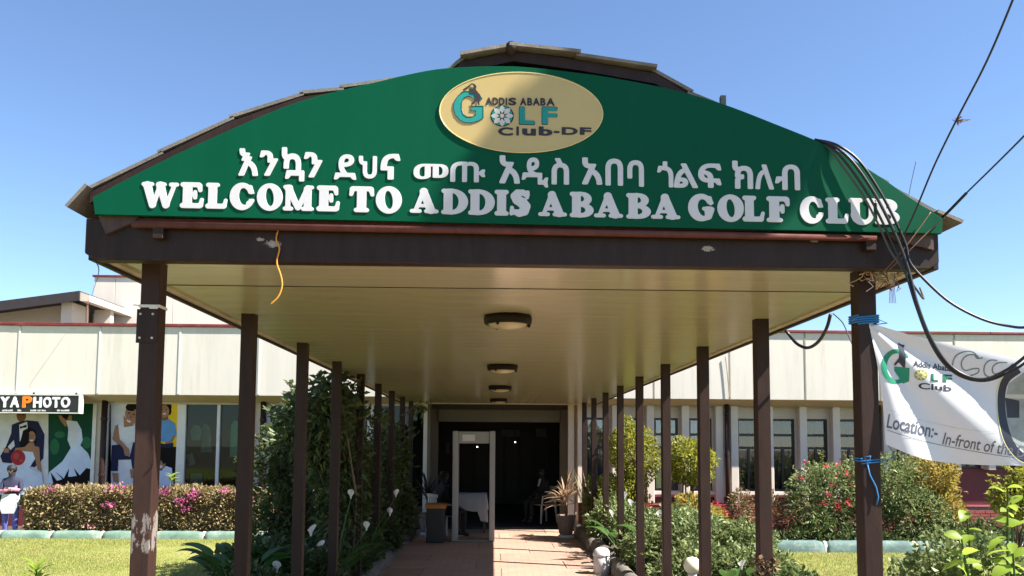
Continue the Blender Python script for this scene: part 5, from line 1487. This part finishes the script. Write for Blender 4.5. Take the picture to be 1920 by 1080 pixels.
m_pot = M('pot_taupe', (0.20, 0.155, 0.13), 0.75, 0.15, 8, .2, 30); m_bark = M('bark', (0.13, 0.085, 0.055), 0.9, 0.3, 14, .5, 40)
L_cord = leaf_mat('cordyline_leaf', [(.10, .035, .03), (.20, .09, .06), (.34, .22, .14), (.45, .36, .24)], .45, .25)
L_cordd = leaf_mat('dark_spike_leaf', [(.03, .02, .03), (.05, .03, .04), (.06, .06, .05)], .45, .2)
def spiky_pot(x, y_, label, lm, n, L, seed, potlabel):
    g = random.Random(seed)
    t = thing('flower_pot', (x, y_, 0), potlabel, 'pot', 'ribbed pots flanking the doorway')
    mb = MB(); mb.lathe((x, y_, 0.06), [(.11, 0), (.13, .02), (.155, .18), (.18, .33), (.20, .335), (.20, .38), (.17, .38), (.16, .34), (0, .335)], 28); mb.build('pot_body', m_pot, t, smooth=False)
    for k in range(18):
        a = k*2*math.pi/18; mb = MB(); mb.tube([(x+.128*math.cos(a), y_+.128*math.sin(a), .10), (x+.155*math.cos(a), y_+.155*math.sin(a), .24), (x+.178*math.cos(a), y_+.178*math.sin(a), .385)], .009, 5); mb.build('rib', m_pot, t)
    MB().lathe((x, y_, 0), [(.17, .0), (.16, .03), (.12, .062)], 24).build('pedestal', m_lampwhite, t, smooth=True)
    p = thing('spiky_plant', (x, y_, .40), label, 'plant', 'spiky plants in pots')
    MB().tube([(x, y_, .38), (x+.01, y_, .6), (x, y_, .78)], [.022, .02, .016], 8).build('trunk', m_bark, p, smooth=True)
    for k in range(n):
        a = k*2.4+g.uniform(-.2, .2); e = g.uniform(-.25, 1.25)
        mb = MB(); h = .62+.2*g.random()
        blade(mb, (x, y_, h), (math.cos(a)*math.cos(e), math.sin(a)*math.cos(e), math.sin(e)+.25), L*g.uniform(.7, 1.1), .045, .55*g.uniform(.6, 1.2), 6, cup=.25)
        mb.build('leaf', lm, p, smooth=True)
spiky_pot(at(1061, 980, 16.35)[0], 16.35, 'reddish brown spiky cordyline in the pot right of the doorway', L_cord, 38, .52, 3, 'ribbed taupe pot on pale foot right of the doorway')
spiky_pot(at(802, 980, 16.7)[0], 16.7, 'dark spiky plant in the shade left of the doorway', L_cordd, 34, .60, 5, 'ribbed pot in the shade left of the doorway')

# ------------------------------------------------------------------ foliage materials
L_hedge = leaf_mat('hedge_leaf', [(.115, .09, .038), (.21, .15, .07), (.29, .205, .105), (.35, .26, .145), (.20, .185, .06)], .6, .25)
L_boug = leaf_mat('bougainvillea_bract', [(.30, .05, .16), (.45, .09, .26), (.52, .16, .32)], .6, .4)
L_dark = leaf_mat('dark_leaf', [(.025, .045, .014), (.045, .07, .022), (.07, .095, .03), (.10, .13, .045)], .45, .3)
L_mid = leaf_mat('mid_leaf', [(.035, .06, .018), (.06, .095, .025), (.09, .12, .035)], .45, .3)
L_silver = leaf_mat('silver_leaf', [(.07, .115, .03), (.12, .175, .05), (.18, .225, .075), (.25, .28, .12)], .5, .25)
L_yellow = leaf_mat('golden_leaf', [(.05, .085, .012), (.13, .165, .02), (.25, .26, .028), (.36, .33, .045)], .5, .4)
L_amber = leaf_mat('amber_leaf', [(.13, .11, .025), (.28, .19, .035), (.38, .25, .042), (.33, .28, .065)], .55, .4)
L_lime = leaf_mat('lime_leaf', [(.12, .20, .02), (.22, .32, .035), (.32, .40, .06)], .4, .5)
L_calla = leaf_mat('calla_leaf', [(.03, .075, .018), (.05, .11, .025), (.08, .15, .035)], .35, .3)
L_dry = leaf_mat('dry_leaf', [(.20, .12, .07), (.30, .19, .11), (.16, .13, .05)], .7, .25)
m_petal = leaf_mat('calla_white', [(.70, .70, .66), (.78, .78, .74)], .5, .3); m_spadix = flat('spadix_yellow', (.6, .42, .05))
L_red = leaf_mat('red_petal', [(.40, .02, .03), (.50, .05, .07)], .5, .3)

def shrub(name, label, blobs, n, size, mat, group=None, asp=.5, cat='shrub', stem_r=.012, base=None, seed=0, droop=0.0, extra=None, shell=.45, nst=None):
    c0 = blobs[0][0]; bx = base or (c0[0], c0[1], 0.02)
    t = thing(name, bx, label, cat, group)
    vol = [r[0]*r[1]+r[1]*r[2]+r[0]*r[2] for c, r in blobs]; tot = sum(vol)
    Ps = []; Ds = []
    for i, ((c, r), v) in enumerate(zip(blobs, vol)):
        P, D = blob(max(30, int(n*v/tot)), c, r, shell, .14, seed*31+i, .03); Ps.append(P); Ds.append(D)
    P = np.concatenate(Ps); D = np.concatenate(Ds)
    leaves('foliage', P, D, size, mat, t, asp, droop=droop, kind='stuff')
    tips = []
    for c, r in blobs:
        for k in range(nst or 5): tips.append((c[0]+rnd.uniform(-.6, .6)*r[0], c[1]+rnd.uniform(-.6, .6)*r[1], c[2]+rnd.uniform(-.2, .7)*r[2]))
    stems('stems', bx, tips, stem_r, m_bark, t)
    if extra:
        for (en, em_, esz, eP) in extra:
            D = rng.normal(size=eP.shape)+[0, -.6, .4]
            leaves(en, eP, D, esz, em_, t, .9, .3, kind='stuff')
    return t

def sprigs(t, pts, mat, size, L=.35, nl=12, asp=.5):
    """loose shoots standing out of a shrub: (point, direction) pairs"""
    mb = MB(); Ps = []; Ds = []
    for p, dv in pts:
        p = Vector(p); dv = Vector(dv).normalized(); ln = L*rnd.uniform(.6, 1.3)
        q = p+dv*ln+Vector((0, 0, -.12*ln)); m = (p+q)/2+Vector((0, 0, .10*ln))
        mb.tube([p, m, q], [.006, .0045, .002], 4)
        for k in range(nl):
            u = .2+.8*k/(nl-1); c = p.lerp(m, u*2) if u < .5 else m.lerp(q, u*2-1)
            sd = dv.cross(Vector((0, 0, 1))); sd = sd.normalized() if sd.length > .01 else Vector((1, 0, 0))
            Ps.append(tuple(c)); Ds.append(tuple(dv*.5+sd*(1 if k % 2 else -1)*.9+Vector((rnd.gauss(0, .3), rnd.gauss(0, .3), rnd.gauss(.1, .3)))))
    mb.build('shoots', m_bark, t)['kind'] = 'stuff'
    leaves('shoot_leaves', np.array(Ps), np.array(Ds), size, mat, t, asp, kind='stuff')
def shoots_on(c, r, n, up=.3):
    out = []
    for _ in range(n):
        d_ = Vector((rnd.gauss(0, 1), rnd.gauss(0, 1), rnd.gauss(up, .7))).normalized()
        out.append(((c[0]+d_.x*r[0]*.8, c[1]+d_.y*r[1]*.8, c[2]+d_.z*r[2]*.8), d_+Vector((0, 0, .3))))
    return out

# hedge with bougainvillea
hx0, hx1 = at(46, 960, 16.05)[0], at(492, 960, 16.05)[0]
t = thing('clipped_hedge', ((hx0+hx1)/2, 16.4, 0.02), 'long clipped brownish hedge with pink bougainvillea below the shop windows', 'hedge')
P, D = boxpts(17000, hx0, hx1, 16.02, 16.85, .05, .90, .16, .022, 1)
leaves('foliage', P, D, .065, L_hedge, t, .5, kind='stuff')
MB().box(hx0+.12, hx1-.12, 16.16, 16.72, .03, .74).build('inner_twigs', m_bark, t)
fl = []
for px, py, n_, s_ in ((95, 920, 26, .09), (225, 915, 34, .12), (205, 948, 46, .06), (305, 922, 55, .07), (342, 940, 70, .07), (362, 930, 80, .08), (350, 955, 40, .05), (425, 920, 30, .06), (470, 932, 40, .06), (170, 985, 8, .04)):
    X, Z = at(px, py, 16.0); fl.append(np.array([X, 15.99, Z])+rng.normal(size=(n_, 3))*[s_, .03, s_*.6])
P = np.concatenate(fl); leaves('blossoms', P, rng.normal(size=P.shape)+[0, -1.2, .6], .05, L_boug, t, .9, .3, kind='stuff')
X, Z = at(322, 912, 16.1)
t = thing('sapling', (X, 16.1, .02), 'pale lime sapling poking up out of the hedge', 'plant')
MB().tube([(X-.03, 16.1, .05), (X-.02, 16.1, .9), (X+.02, 16.1, Z+.22)], [.012, .01, .005], 6).build('stem', m_bark, t)
for k in range(14):
    a = k*2.4; mb = MB(); blade(mb, (X+.01, 16.1, Z+.08+.011*k), (math.cos(a), math.sin(a)*.6, .5), .17, .055, .9, 5); mb.build('leaf', L_lime, t, smooth=True)

# topiaries
t = shrub('topiary', 'tall clipped egg-shaped topiary, the larger one beside the canopy posts', [((2.62, 15.55, 1.62), (.46, .46, .70)), ((2.42, 15.5, .80), (.50, .5, .55))], 11000, .05, L_yellow, 'clipped golden topiaries', .6, seed=3, stem_r=.03, shell=.4)
sprigs(t, shoots_on((2.62, 15.55, 1.62), (.46, .46, .70), 40, .2), L_yellow, .05, .14, 8)
t = shrub('topiary', 'smaller round golden topiary on bare stems', [((3.63, 15.0, 1.52), (.45, .43, .40))], 5600, .05, L_yellow, 'clipped golden topiaries', .6, seed=4, stem_r=.022, shell=.45, nst=7)
sprigs(t, shoots_on((3.63, 15.0, 1.52), (.45, .43, .40), 34, .2), L_yellow, .05, .13, 8)
shrub('golden_shrub', 'low amber leaved shrub under the smaller topiary', [((3.35, 13.9, .62), (.42, .4, .36)), ((3.75, 14.3, .5), (.3, .3, .3))], 3600, .07, L_amber, seed=5)

# right bed, silver-green shrubs
gR = 'silver green shrubs in the right bed'
for k, (x, y_, h, r, lb) in enumerate([(2.12, 14.9, .82, .40, 'silvery shrub next to the ribbed pot'), (2.30, 13.6, .80, .46, 'silvery shrub below the tall topiary'), (2.60, 12.5, .84, .48, 'bushy silvery shrub in the middle of the right bed'), (2.20, 11.55, .62, .38, 'low silvery shrub just behind the white bollard light'),
                                       (3.15, 12.6, .80, .46, 'silvery shrub on the lawn side of the right bed'), (2.85, 11.2, .78, .50, 'large silvery shrub in front of the amber one'), (3.40, 11.1, .72, .42, 'silvery shrub at the lawn edge near the second right post'), (2.45, 10.1, .56, .44, 'silvery shrub at the bottom edge left of the globe lamp'), (3.15, 9.9, .58, .42, 'silvery shrub behind the globe lamp')]):
    t = shrub('bed_shrub', lb, [((x, y_, h*.55), (r, r, h*.5)), ((x+.15, y_-.12, h*.62), (r*.6, r*.6, h*.38))], 3600, .062, L_silver, gR, .45, seed=20+k)
    sprigs(t, shoots_on((x, y_, h*.6), (r, r, h*.45), 14, .8), L_silver, .06, .22)
shrub('grassy_shrub', 'pale green feathery shrub growing behind the right pot', [((1.98, 15.9, .75), (.24, .26, .55)), ((2.1, 16.1, .5), (.3, .3, .45))], 2600, .085, L_silver, None, .25, seed=41)
t = thing('grass_tuft', (1.86, 16.0, .02), 'tuft of long yellowing grass blades beside the right pot', 'grass')
for k in range(26):
    mb = MB(); a = rnd.uniform(0, 6.28); blade(mb, (1.86+rnd.uniform(-.06, .06), 16.0+rnd.uniform(-.06, .06), .4), (math.cos(a)*.5-.1, math.sin(a)*.5, 1.4), rnd.uniform(.6, 1.05), .016, .5, 6); mb.build('blade', L_lime if k % 3 else L_dry, t, smooth=True)

def calla(x, y_, label, nl, fl, seed, sc=1.0, group='calla lilies'):
    g = random.Random(seed)
    t = thing('calla_lily', (x, y_, .03), label, 'flower', group)
    for k in range(nl):
        a = k*2.4+g.uniform(-.3, .3); h = g.uniform(.22, .45)*sc
        bx, by = x+.10*math.cos(a)*sc, y_+.10*math.sin(a)*sc
        mb = MB(); tip = (bx+.12*math.cos(a)*sc, by+.12*math.sin(a)*sc, h)
        mb.tube([(x+.02*math.cos(a), y_+.02*math.sin(a), .02), (bx, by, h*.65), tip], [.010, .008, .006], 5); mb.build('leaf_stalk', L_calla, t)
        mb = MB(); blade(mb, tip, (math.cos(a), math.sin(a), .75), g.uniform(.24, .34)*sc, g.uniform(.12, .17)*sc, 1.0, 7, cup=.22, shape=lambda u: max(.02, (math.sin(math.pi*(u**.55)))**.9)); mb.build('leaf', L_calla, t, smooth=True)
    for k, (fx, fy, fz, yaw) in enumerate(fl):
        mb = MB(); mb.tube([(x, y_, .02), ((x+fx)/2, (y_+fy)/2, fz*.6), (fx, fy, fz-.03)], [.009, .008, .007], 6); mb.build('flower_stalk', L_calla, t)
        mb = MB(); vs = []; fs = []; n = 14; rows = 6
        for r in range(rows+1):
            v = r/rows
            for q in range(n+1):
                a = (q/n-.5)*2*math.pi*.97
                lip = max(0, math.cos(a))*v*v
                rad = (.007+.028*v**1.8+.012*lip)*sc
                vs.append((fx+rad*math.cos(a+yaw), fy+rad*math.sin(a+yaw), fz-.03+(.07*v+.035*lip-.015*v*v*(1-max(0, math.cos(a))))*sc))
        for r in range(rows):
            for q in range(n):
                a = r*(n+1)+q; fs.append((a, a+1, a+n+2, a+n+1))
        s = mb.add(vs, fs).build('spathe', m_petal, t, smooth=True)
        MB().tube([(fx, fy, fz-.02), (fx, fy, fz+.06*sc)], [.006, .004], 6).build('spadix', m_spadix, t)
    return t
def fpt(px, py, Y, yaw=-1.5): X, Z = at(px, py, Y); return (X, Y, Z, yaw)
calla(2.02, 13.0, 'white calla lilies rising at the path side of the right bed', 11, [fpt(1171, 932, 13.1), fpt(1183, 946, 12.9, -2.2), fpt(1148, 966, 12.8, -2.5)], 1, 1.15)
calla(2.42, 12.0, 'calla lily leaves in the middle of the right bed with one bloom', 10, [fpt(1236, 968, 12.0)], 2, 1.25)
calla(gx+.42, 8.7, 'calla lily with one large white bloom right of the globe lamp', 9, [fpt(1390, 1062, 8.6, -1.2)], 3, 1.05)
calla(gx-.02, 8.2, 'calla lily leaves standing in front of the globe lamp', 6, [], 4, .95)
calla(1.98, 15.0, 'calla lily leaves beside the pot with one small bloom', 9, [fpt(1104, 974, 14.9)], 5, 1.0)
# ivy on the second right post
t = thing('ivy', (1.905, post_y[1], .02), 'small leaved ivy climbing the foot of the second right post', 'vine')
n = 900; a = rng.random(n)*4; P = np.stack([1.905+rng.uniform(-.075, .075, n), post_y[1]+rng.uniform(-.075, .075, n), .35+.68*rng.random(n)**1.3], 1)
leaves('foliage', P, rng.normal(size=(n, 3)), .035, L_dry, t, .8, kind='stuff')
n = 1400; P = np.stack([1.99+rng.normal(0, .13, n), post_y[1]+rng.normal(0, .12, n), .30+.62*rng.random(n)**1.6], 1)
leaves('outer_foliage', P, rng.normal(size=(n, 3)), .038, L_mid, t, .7, kind='stuff')
stems('stems', (1.95, post_y[1], 0), [(1.97, post_y[1]-.06, .9), (2.05, post_y[1], .75), (2.1, post_y[1]+.05, .6)], .006, m_bark, t)

# shrubs beyond the right lawn
def redpts(px0, px1, py0, py1, Y, n): return np.array([[at(rnd.uniform(px0, px1), rnd.uniform(py0, py1), Y)[0], Y, at(rnd.uniform(px0, px1), rnd.uniform(py0, py1), Y)[1]] for _ in range(n)])
gB = 'shrubs behind the right kerb'
fl1 = np.repeat(redpts(1500, 1610, 865, 960, 14.85, 16), 7, 0); fl1 += rng.normal(size=fl1.shape)*.025
t = shrub('flowering_shrub', 'grey green shrub dotted with red flowers left of the banner post', [((6.25, 15.4, .95), (.62, .5, .62)), ((6.95, 15.4, .95), (.55, .5, .66)), ((5.9, 15.2, .6), (.45, .4, .5))], 8500, .065, L_silver, gB, .45, seed=50, extra=[('red_flowers', L_red, .045, fl1)])
sprigs(t, shoots_on((6.25, 15.4, .95), (.62, .5, .62), 22, .5)+shoots_on((6.95, 15.4, .95), (.55, .5, .66), 18, .5), L_silver, .06)
shrub('flowering_shrub', 'dense grey green shrub under the banner right of its post', [((7.55, 15.4, 1.02), (.55, .5, .66)), ((7.9, 15.3, .55), (.6, .5, .5))], 6500, .065, L_silver, gB, .45, seed=51)
t = shrub('golden_shrub', 'golden orange shrub under the banner', [((8.35, 15.7, 1.10), (.50, .5, .60)), ((8.45, 15.6, .6), (.45, .4, .5))], 6500, .07, L_amber, gB, .5, seed=52)
sprigs(t, shoots_on((8.35, 15.7, 1.10), (.50, .5, .60), 24, .3), L_amber, .07)
shrub('dry_shrub', 'small dry brownish shrub between the canopy posts and the brick wall', [((4.65, 15.5, .55), (.26, .26, .42))], 1800, .055, L_dry, gB, .5, seed=53)
shrub('dry_shrub', 'fading shrub with a pale flower head right of the second right post', [((5.25, 15.4, .55), (.18, .2, .42))], 900, .055, L_dry, gB, .5, seed=54)
t = shrub('golden_shrub', 'yellow green shrub at the far right beside the maroon wall', [((8.55, 13.3, .98), (.34, .35, .30)), ((8.85, 13.4, 1.15), (.28, .3, .35)), ((9.2, 13.5, .9), (.5, .4, .5))], 5200, .075, L_yellow, gB, .4, seed=55)
sprigs(t, shoots_on((8.55, 13.3, .98), (.34, .35, .30), 16, .6)+shoots_on((8.85, 13.4, 1.15), (.28, .3, .35), 16, .8), L_yellow, .08, .3)
P = np.stack([rng.uniform(3.7, 12.5, 9000), rng.uniform(14.5, 15.6, 9000), .05+.30*rng.random(9000)**1.5], 1); P[:, 2] *= 1+.5*np.sin(P[:, 0]*2.3)
t = tag(leaves('ground_cover', P, rng.normal(size=P.shape)+[0, -.3, .9], .085, L_mid, None, .5), 'low dark green ground cover along the right kerb', 'plants', kind='stuff')
# red geraniums near the topiary
for k, (px, py) in enumerate(((1212, 953), (1355, 957), (1345, 948))):
    X, Z = at(px, py, 14.6)
    t = thing('red_flower', (X, 14.6, .02), ['red geranium head seen below the larger topiary', 'red geranium head right of the smaller topiary', 'smaller red geranium head touching the fourth right post'][k], 'flower', 'red geraniums')
    P = np.array([X, 14.6, Z])+rng.normal(size=(40, 3))*.03
    leaves('petals', P, P-[X, 14.6, Z]+[0, -.02, .01], .035, L_red, t, .9, .3)
    MB().tube([(X, 14.6, .02), (X+.02, 14.6, Z*.6), (X, 14.6, Z)], .006, 5).build('stalk', L_mid, t)

# leafy plant at the lower right
t = thing('leafy_plant', (3.75, 6.2, 0), 'bright broad leaved plant at the lower right corner', 'plant')
stk = [((3.62, 6.2), (3.60, 6.2, 1.30)), ((3.75, 6.1), (3.86, 6.1, 1.52)), ((3.9, 6.3), (4.02, 6.3, 1.36)), ((3.55, 6.0), (3.44, 6.0, 1.14)), ((3.7, 5.9), (3.72, 5.85, 1.12))]
for (b0, tp) in stk:
    MB().tube([(b0[0], b0[1], 0), ((b0[0]+tp[0])/2+.03, tp[1], tp[2]*.5), tp], [.014, .011, .006], 6).build('stem', L_calla, t)
    for k in range(10):
        u = .62+.38*k/9+rnd.uniform(-.02, .02); a = k*2.4+b0[0]*9+rnd.uniform(-.6, .6)
        p = Vector((b0[0], b0[1], 0)).lerp(Vector(tp), u)
        mb = MB(); up_ = Vector((rnd.uniform(-.5, .5), rnd.uniform(-.9, .2), 1)).normalized()
        blade(mb, p, (math.cos(a), math.sin(a)*.8, rnd.uniform(-.3, .9)), rnd.uniform(.10, .20), rnd.uniform(.06, .10), rnd.uniform(.3, 1.3), 7, cup=.15, up=up_, twist=rnd.uniform(-.5, .5)); mb.build('leaf', L_lime, t, smooth=True)
shrub('bed_shrub', 'curly grey green shrub filling the lower right corner', [((3.95, 6.6, .72), (.5, .4, .42)), ((3.55, 6.7, .5), (.35, .35, .38))], 5200, .05, L_silver, None, .7, seed=60)
shrub('bed_shrub', 'low shrub at the bottom edge left of the banner post', [((2.62, 7.2, .52), (.30, .3, .22)), ((2.3, 7.1, .45), (.22, .2, .2))], 2200, .045, L_mid, None, .7, seed=61)
X, Z = at(68, 1080, 7.0)
t = thing('leafy_plant', (X, 7.0, 0), 'tips of a lime leaved plant at the lower left edge', 'plant')
MB().tube([(X, 7.0, 0), (X, 7.0, Z+.08)], [.012, .006], 6).build('stem', L_calla, t)
for k in range(13):
    a = k*2.4; mb = MB(); blade(mb, (X, 7.0, Z-.12+.017*k), (math.cos(a), math.sin(a), .9), .15, .05, .8, 6); mb.build('leaf', L_lime, t, smooth=True)

# ------------------------------------------------------------------ left bed, in the canopy's shade
gL = 'dark shrubs in the left bed'
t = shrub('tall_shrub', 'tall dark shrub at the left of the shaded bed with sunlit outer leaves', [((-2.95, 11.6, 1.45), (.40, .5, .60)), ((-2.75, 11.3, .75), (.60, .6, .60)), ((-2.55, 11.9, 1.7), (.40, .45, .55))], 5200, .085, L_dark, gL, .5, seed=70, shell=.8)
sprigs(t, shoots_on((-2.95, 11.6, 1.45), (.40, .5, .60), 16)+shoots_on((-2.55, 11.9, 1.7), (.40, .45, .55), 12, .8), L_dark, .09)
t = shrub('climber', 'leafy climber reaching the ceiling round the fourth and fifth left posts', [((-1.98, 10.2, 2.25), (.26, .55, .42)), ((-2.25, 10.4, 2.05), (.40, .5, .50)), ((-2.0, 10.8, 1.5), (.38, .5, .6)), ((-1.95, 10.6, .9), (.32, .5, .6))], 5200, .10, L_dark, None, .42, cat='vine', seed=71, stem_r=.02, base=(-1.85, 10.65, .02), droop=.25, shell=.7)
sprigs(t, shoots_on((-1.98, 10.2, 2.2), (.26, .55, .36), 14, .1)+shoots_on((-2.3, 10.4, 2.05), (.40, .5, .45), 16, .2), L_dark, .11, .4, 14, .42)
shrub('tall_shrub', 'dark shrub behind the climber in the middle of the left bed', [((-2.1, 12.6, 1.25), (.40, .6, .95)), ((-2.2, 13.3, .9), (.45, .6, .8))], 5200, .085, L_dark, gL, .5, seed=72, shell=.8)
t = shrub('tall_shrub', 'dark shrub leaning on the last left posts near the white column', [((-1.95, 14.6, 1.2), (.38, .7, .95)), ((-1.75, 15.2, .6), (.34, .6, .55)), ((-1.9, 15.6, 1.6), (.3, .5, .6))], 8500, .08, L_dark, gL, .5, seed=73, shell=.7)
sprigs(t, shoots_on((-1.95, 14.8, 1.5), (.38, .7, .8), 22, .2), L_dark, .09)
for k, (x, y_, h, r, lb) in enumerate([(-2.0, 9.2, .62, .36, 'low dark shrub by the third left post'), (-1.95, 10.9, .66, .36, 'low dark shrub at the foot of the climber'), (-1.9, 12.2, .62, .34, 'low dark shrub along the shaded kerb'), (-1.85, 13.4, .66, .34, 'low dark shrub near the far end of the shaded kerb'), (-2.75, 9.8, .66, .46, 'low dark shrub among the shaded calla leaves'), (-2.35, 8.3, .55, .36, 'low dark shrub at the bottom edge by the second left post')]):
    shrub('low_shrub', lb, [((x, y_, h*.5), (r, r, h*.5))], 2300, .075, L_dark, gL, .45, seed=80+k)
calla(-2.75, 9.0, 'calla lilies in front of the second left post with two blooms', 13, [fpt(519, 1068, 8.9), fpt(583, 1000, 9.1, -.6)], 11, 1.25)
calla(-2.25, 9.4, 'calla lilies between the shaded posts with one bloom', 12, [fpt(600, 1028, 9.3, -.8)], 12, 1.2)
calla(-3.05, 9.7, 'calla lily leaves at the lawn edge of the shaded bed', 12, [], 13, 1.2)
calla(-1.92, 10.0, 'calla lilies at the shaded kerb with two blooms', 10, [fpt(658, 930, 10.1), fpt(687, 990, 9.9)], 14, 1.1)
calla(-1.85, 11.4, 'calla lilies farther along the shaded kerb with two blooms', 10, [fpt(742, 928, 11.6, -1.0), fpt(731, 963, 11.3)], 15, 1.1)
# trailing sprigs under the ceiling by the doorway
t = thing('vine_sprig', (-1.7, 15.5, 2.2), 'thin vine sprigs trailing under the ceiling beside the white column', 'vine')
mb = MB()
for k in range(5):
    p0 = Vector((-1.72, 15.2+.15*k, 2.35)); p1 = p0+Vector((rnd.uniform(.2, .5), .1, rnd.uniform(.1, .3)))
    mb.tube([p0, p0.lerp(p1, .5)+Vector((0, 0, .08)), p1], [.007, .005, .003], 5)
    P = np.array([p0.lerp(p1, q) for q in np.linspace(.3, 1.05, 12)])+rng.normal(size=(12, 3))*.03
    leaves('leaf_sprig', P, rng.normal(size=P.shape), .09, L_dark, t, .45, kind='stuff')
mb.build('stems', m_bark, t)

# ------------------------------------------------------------------ lawn blades
L_grass = leaf_mat('grass_blade', [(.15, .19, .04), (.22, .26, .06), (.31, .315, .095), (.38, .355, .14)], .6, .35)
def blades(name, x0, x1, y0, y1, n, lb):
    P = np.stack([rng.uniform(x0, x1, n), rng.uniform(y0, y1, n), np.zeros(n)], 1)
    h = rng.uniform(.018, .04, n); a = rng.random(n)*6.28; w = .004
    s = np.stack([np.cos(a), np.sin(a), 0*a], 1)*w; tip = P+np.stack([rng.normal(0, .012, n), rng.normal(0, .012, n), h], 1)
    V = np.stack([P-s, P+s, tip], 1).reshape(-1, 3); F = np.arange(3*n).reshape(-1, 3)
    o = link_mesh(name, mesh_np(name, V, F), L_grass); return tag(o, lb, 'grass', kind='stuff')
blades('grass', -10.8, -3.4, 10.8, 15.74, 80000, 'short sunlit grass of the left lawn')
blades('grass', 3.6, 10.5, 10.0, 14.14, 60000, 'short sunlit grass of the right lawn')

# ------------------------------------------------------------------ slender tree beside the canopy (its shade falls on the sign)
t = thing('slender_tree', (5.75, 1.7, 0), 'tall slender tree on the right lawn beside the canopy front', 'tree')
mb = MB(); mb.tube([(5.75, 1.7, -.05), (5.70, 1.85, 3), (5.5, 2.15, 6.2), (5.0, 2.36, 7.9), (4.86, 2.36, 8.8)], [.16, .13, .09, .05, .015], 10)
for k in range(9):
    z = 7.0+k*.17; a = k*2.4; p = Vector((5.22-.03*k, 2.27+.01*k, z)); q = p+Vector((math.cos(a)*.38-.12, math.sin(a)*.38, .35)); mb.tube([p, p.lerp(q, .5)+Vector((0, 0, .05)), q], [.03, .02, .008], 6)
mb.build('trunk', m_bark, t, smooth=True)
P1, D1 = blob(9500, (4.86, 2.365, 8.25), (.50, .50, .72), .95, .15, 900); P2, D2 = blob(2600, (4.66, 2.40, 7.62), (.34, .34, .42), .95, .15, 901)
leaves('crown', np.concatenate([P1, P2]), np.concatenate([D1, D2]), .10, L_mid, t, .45, kind='stuff')
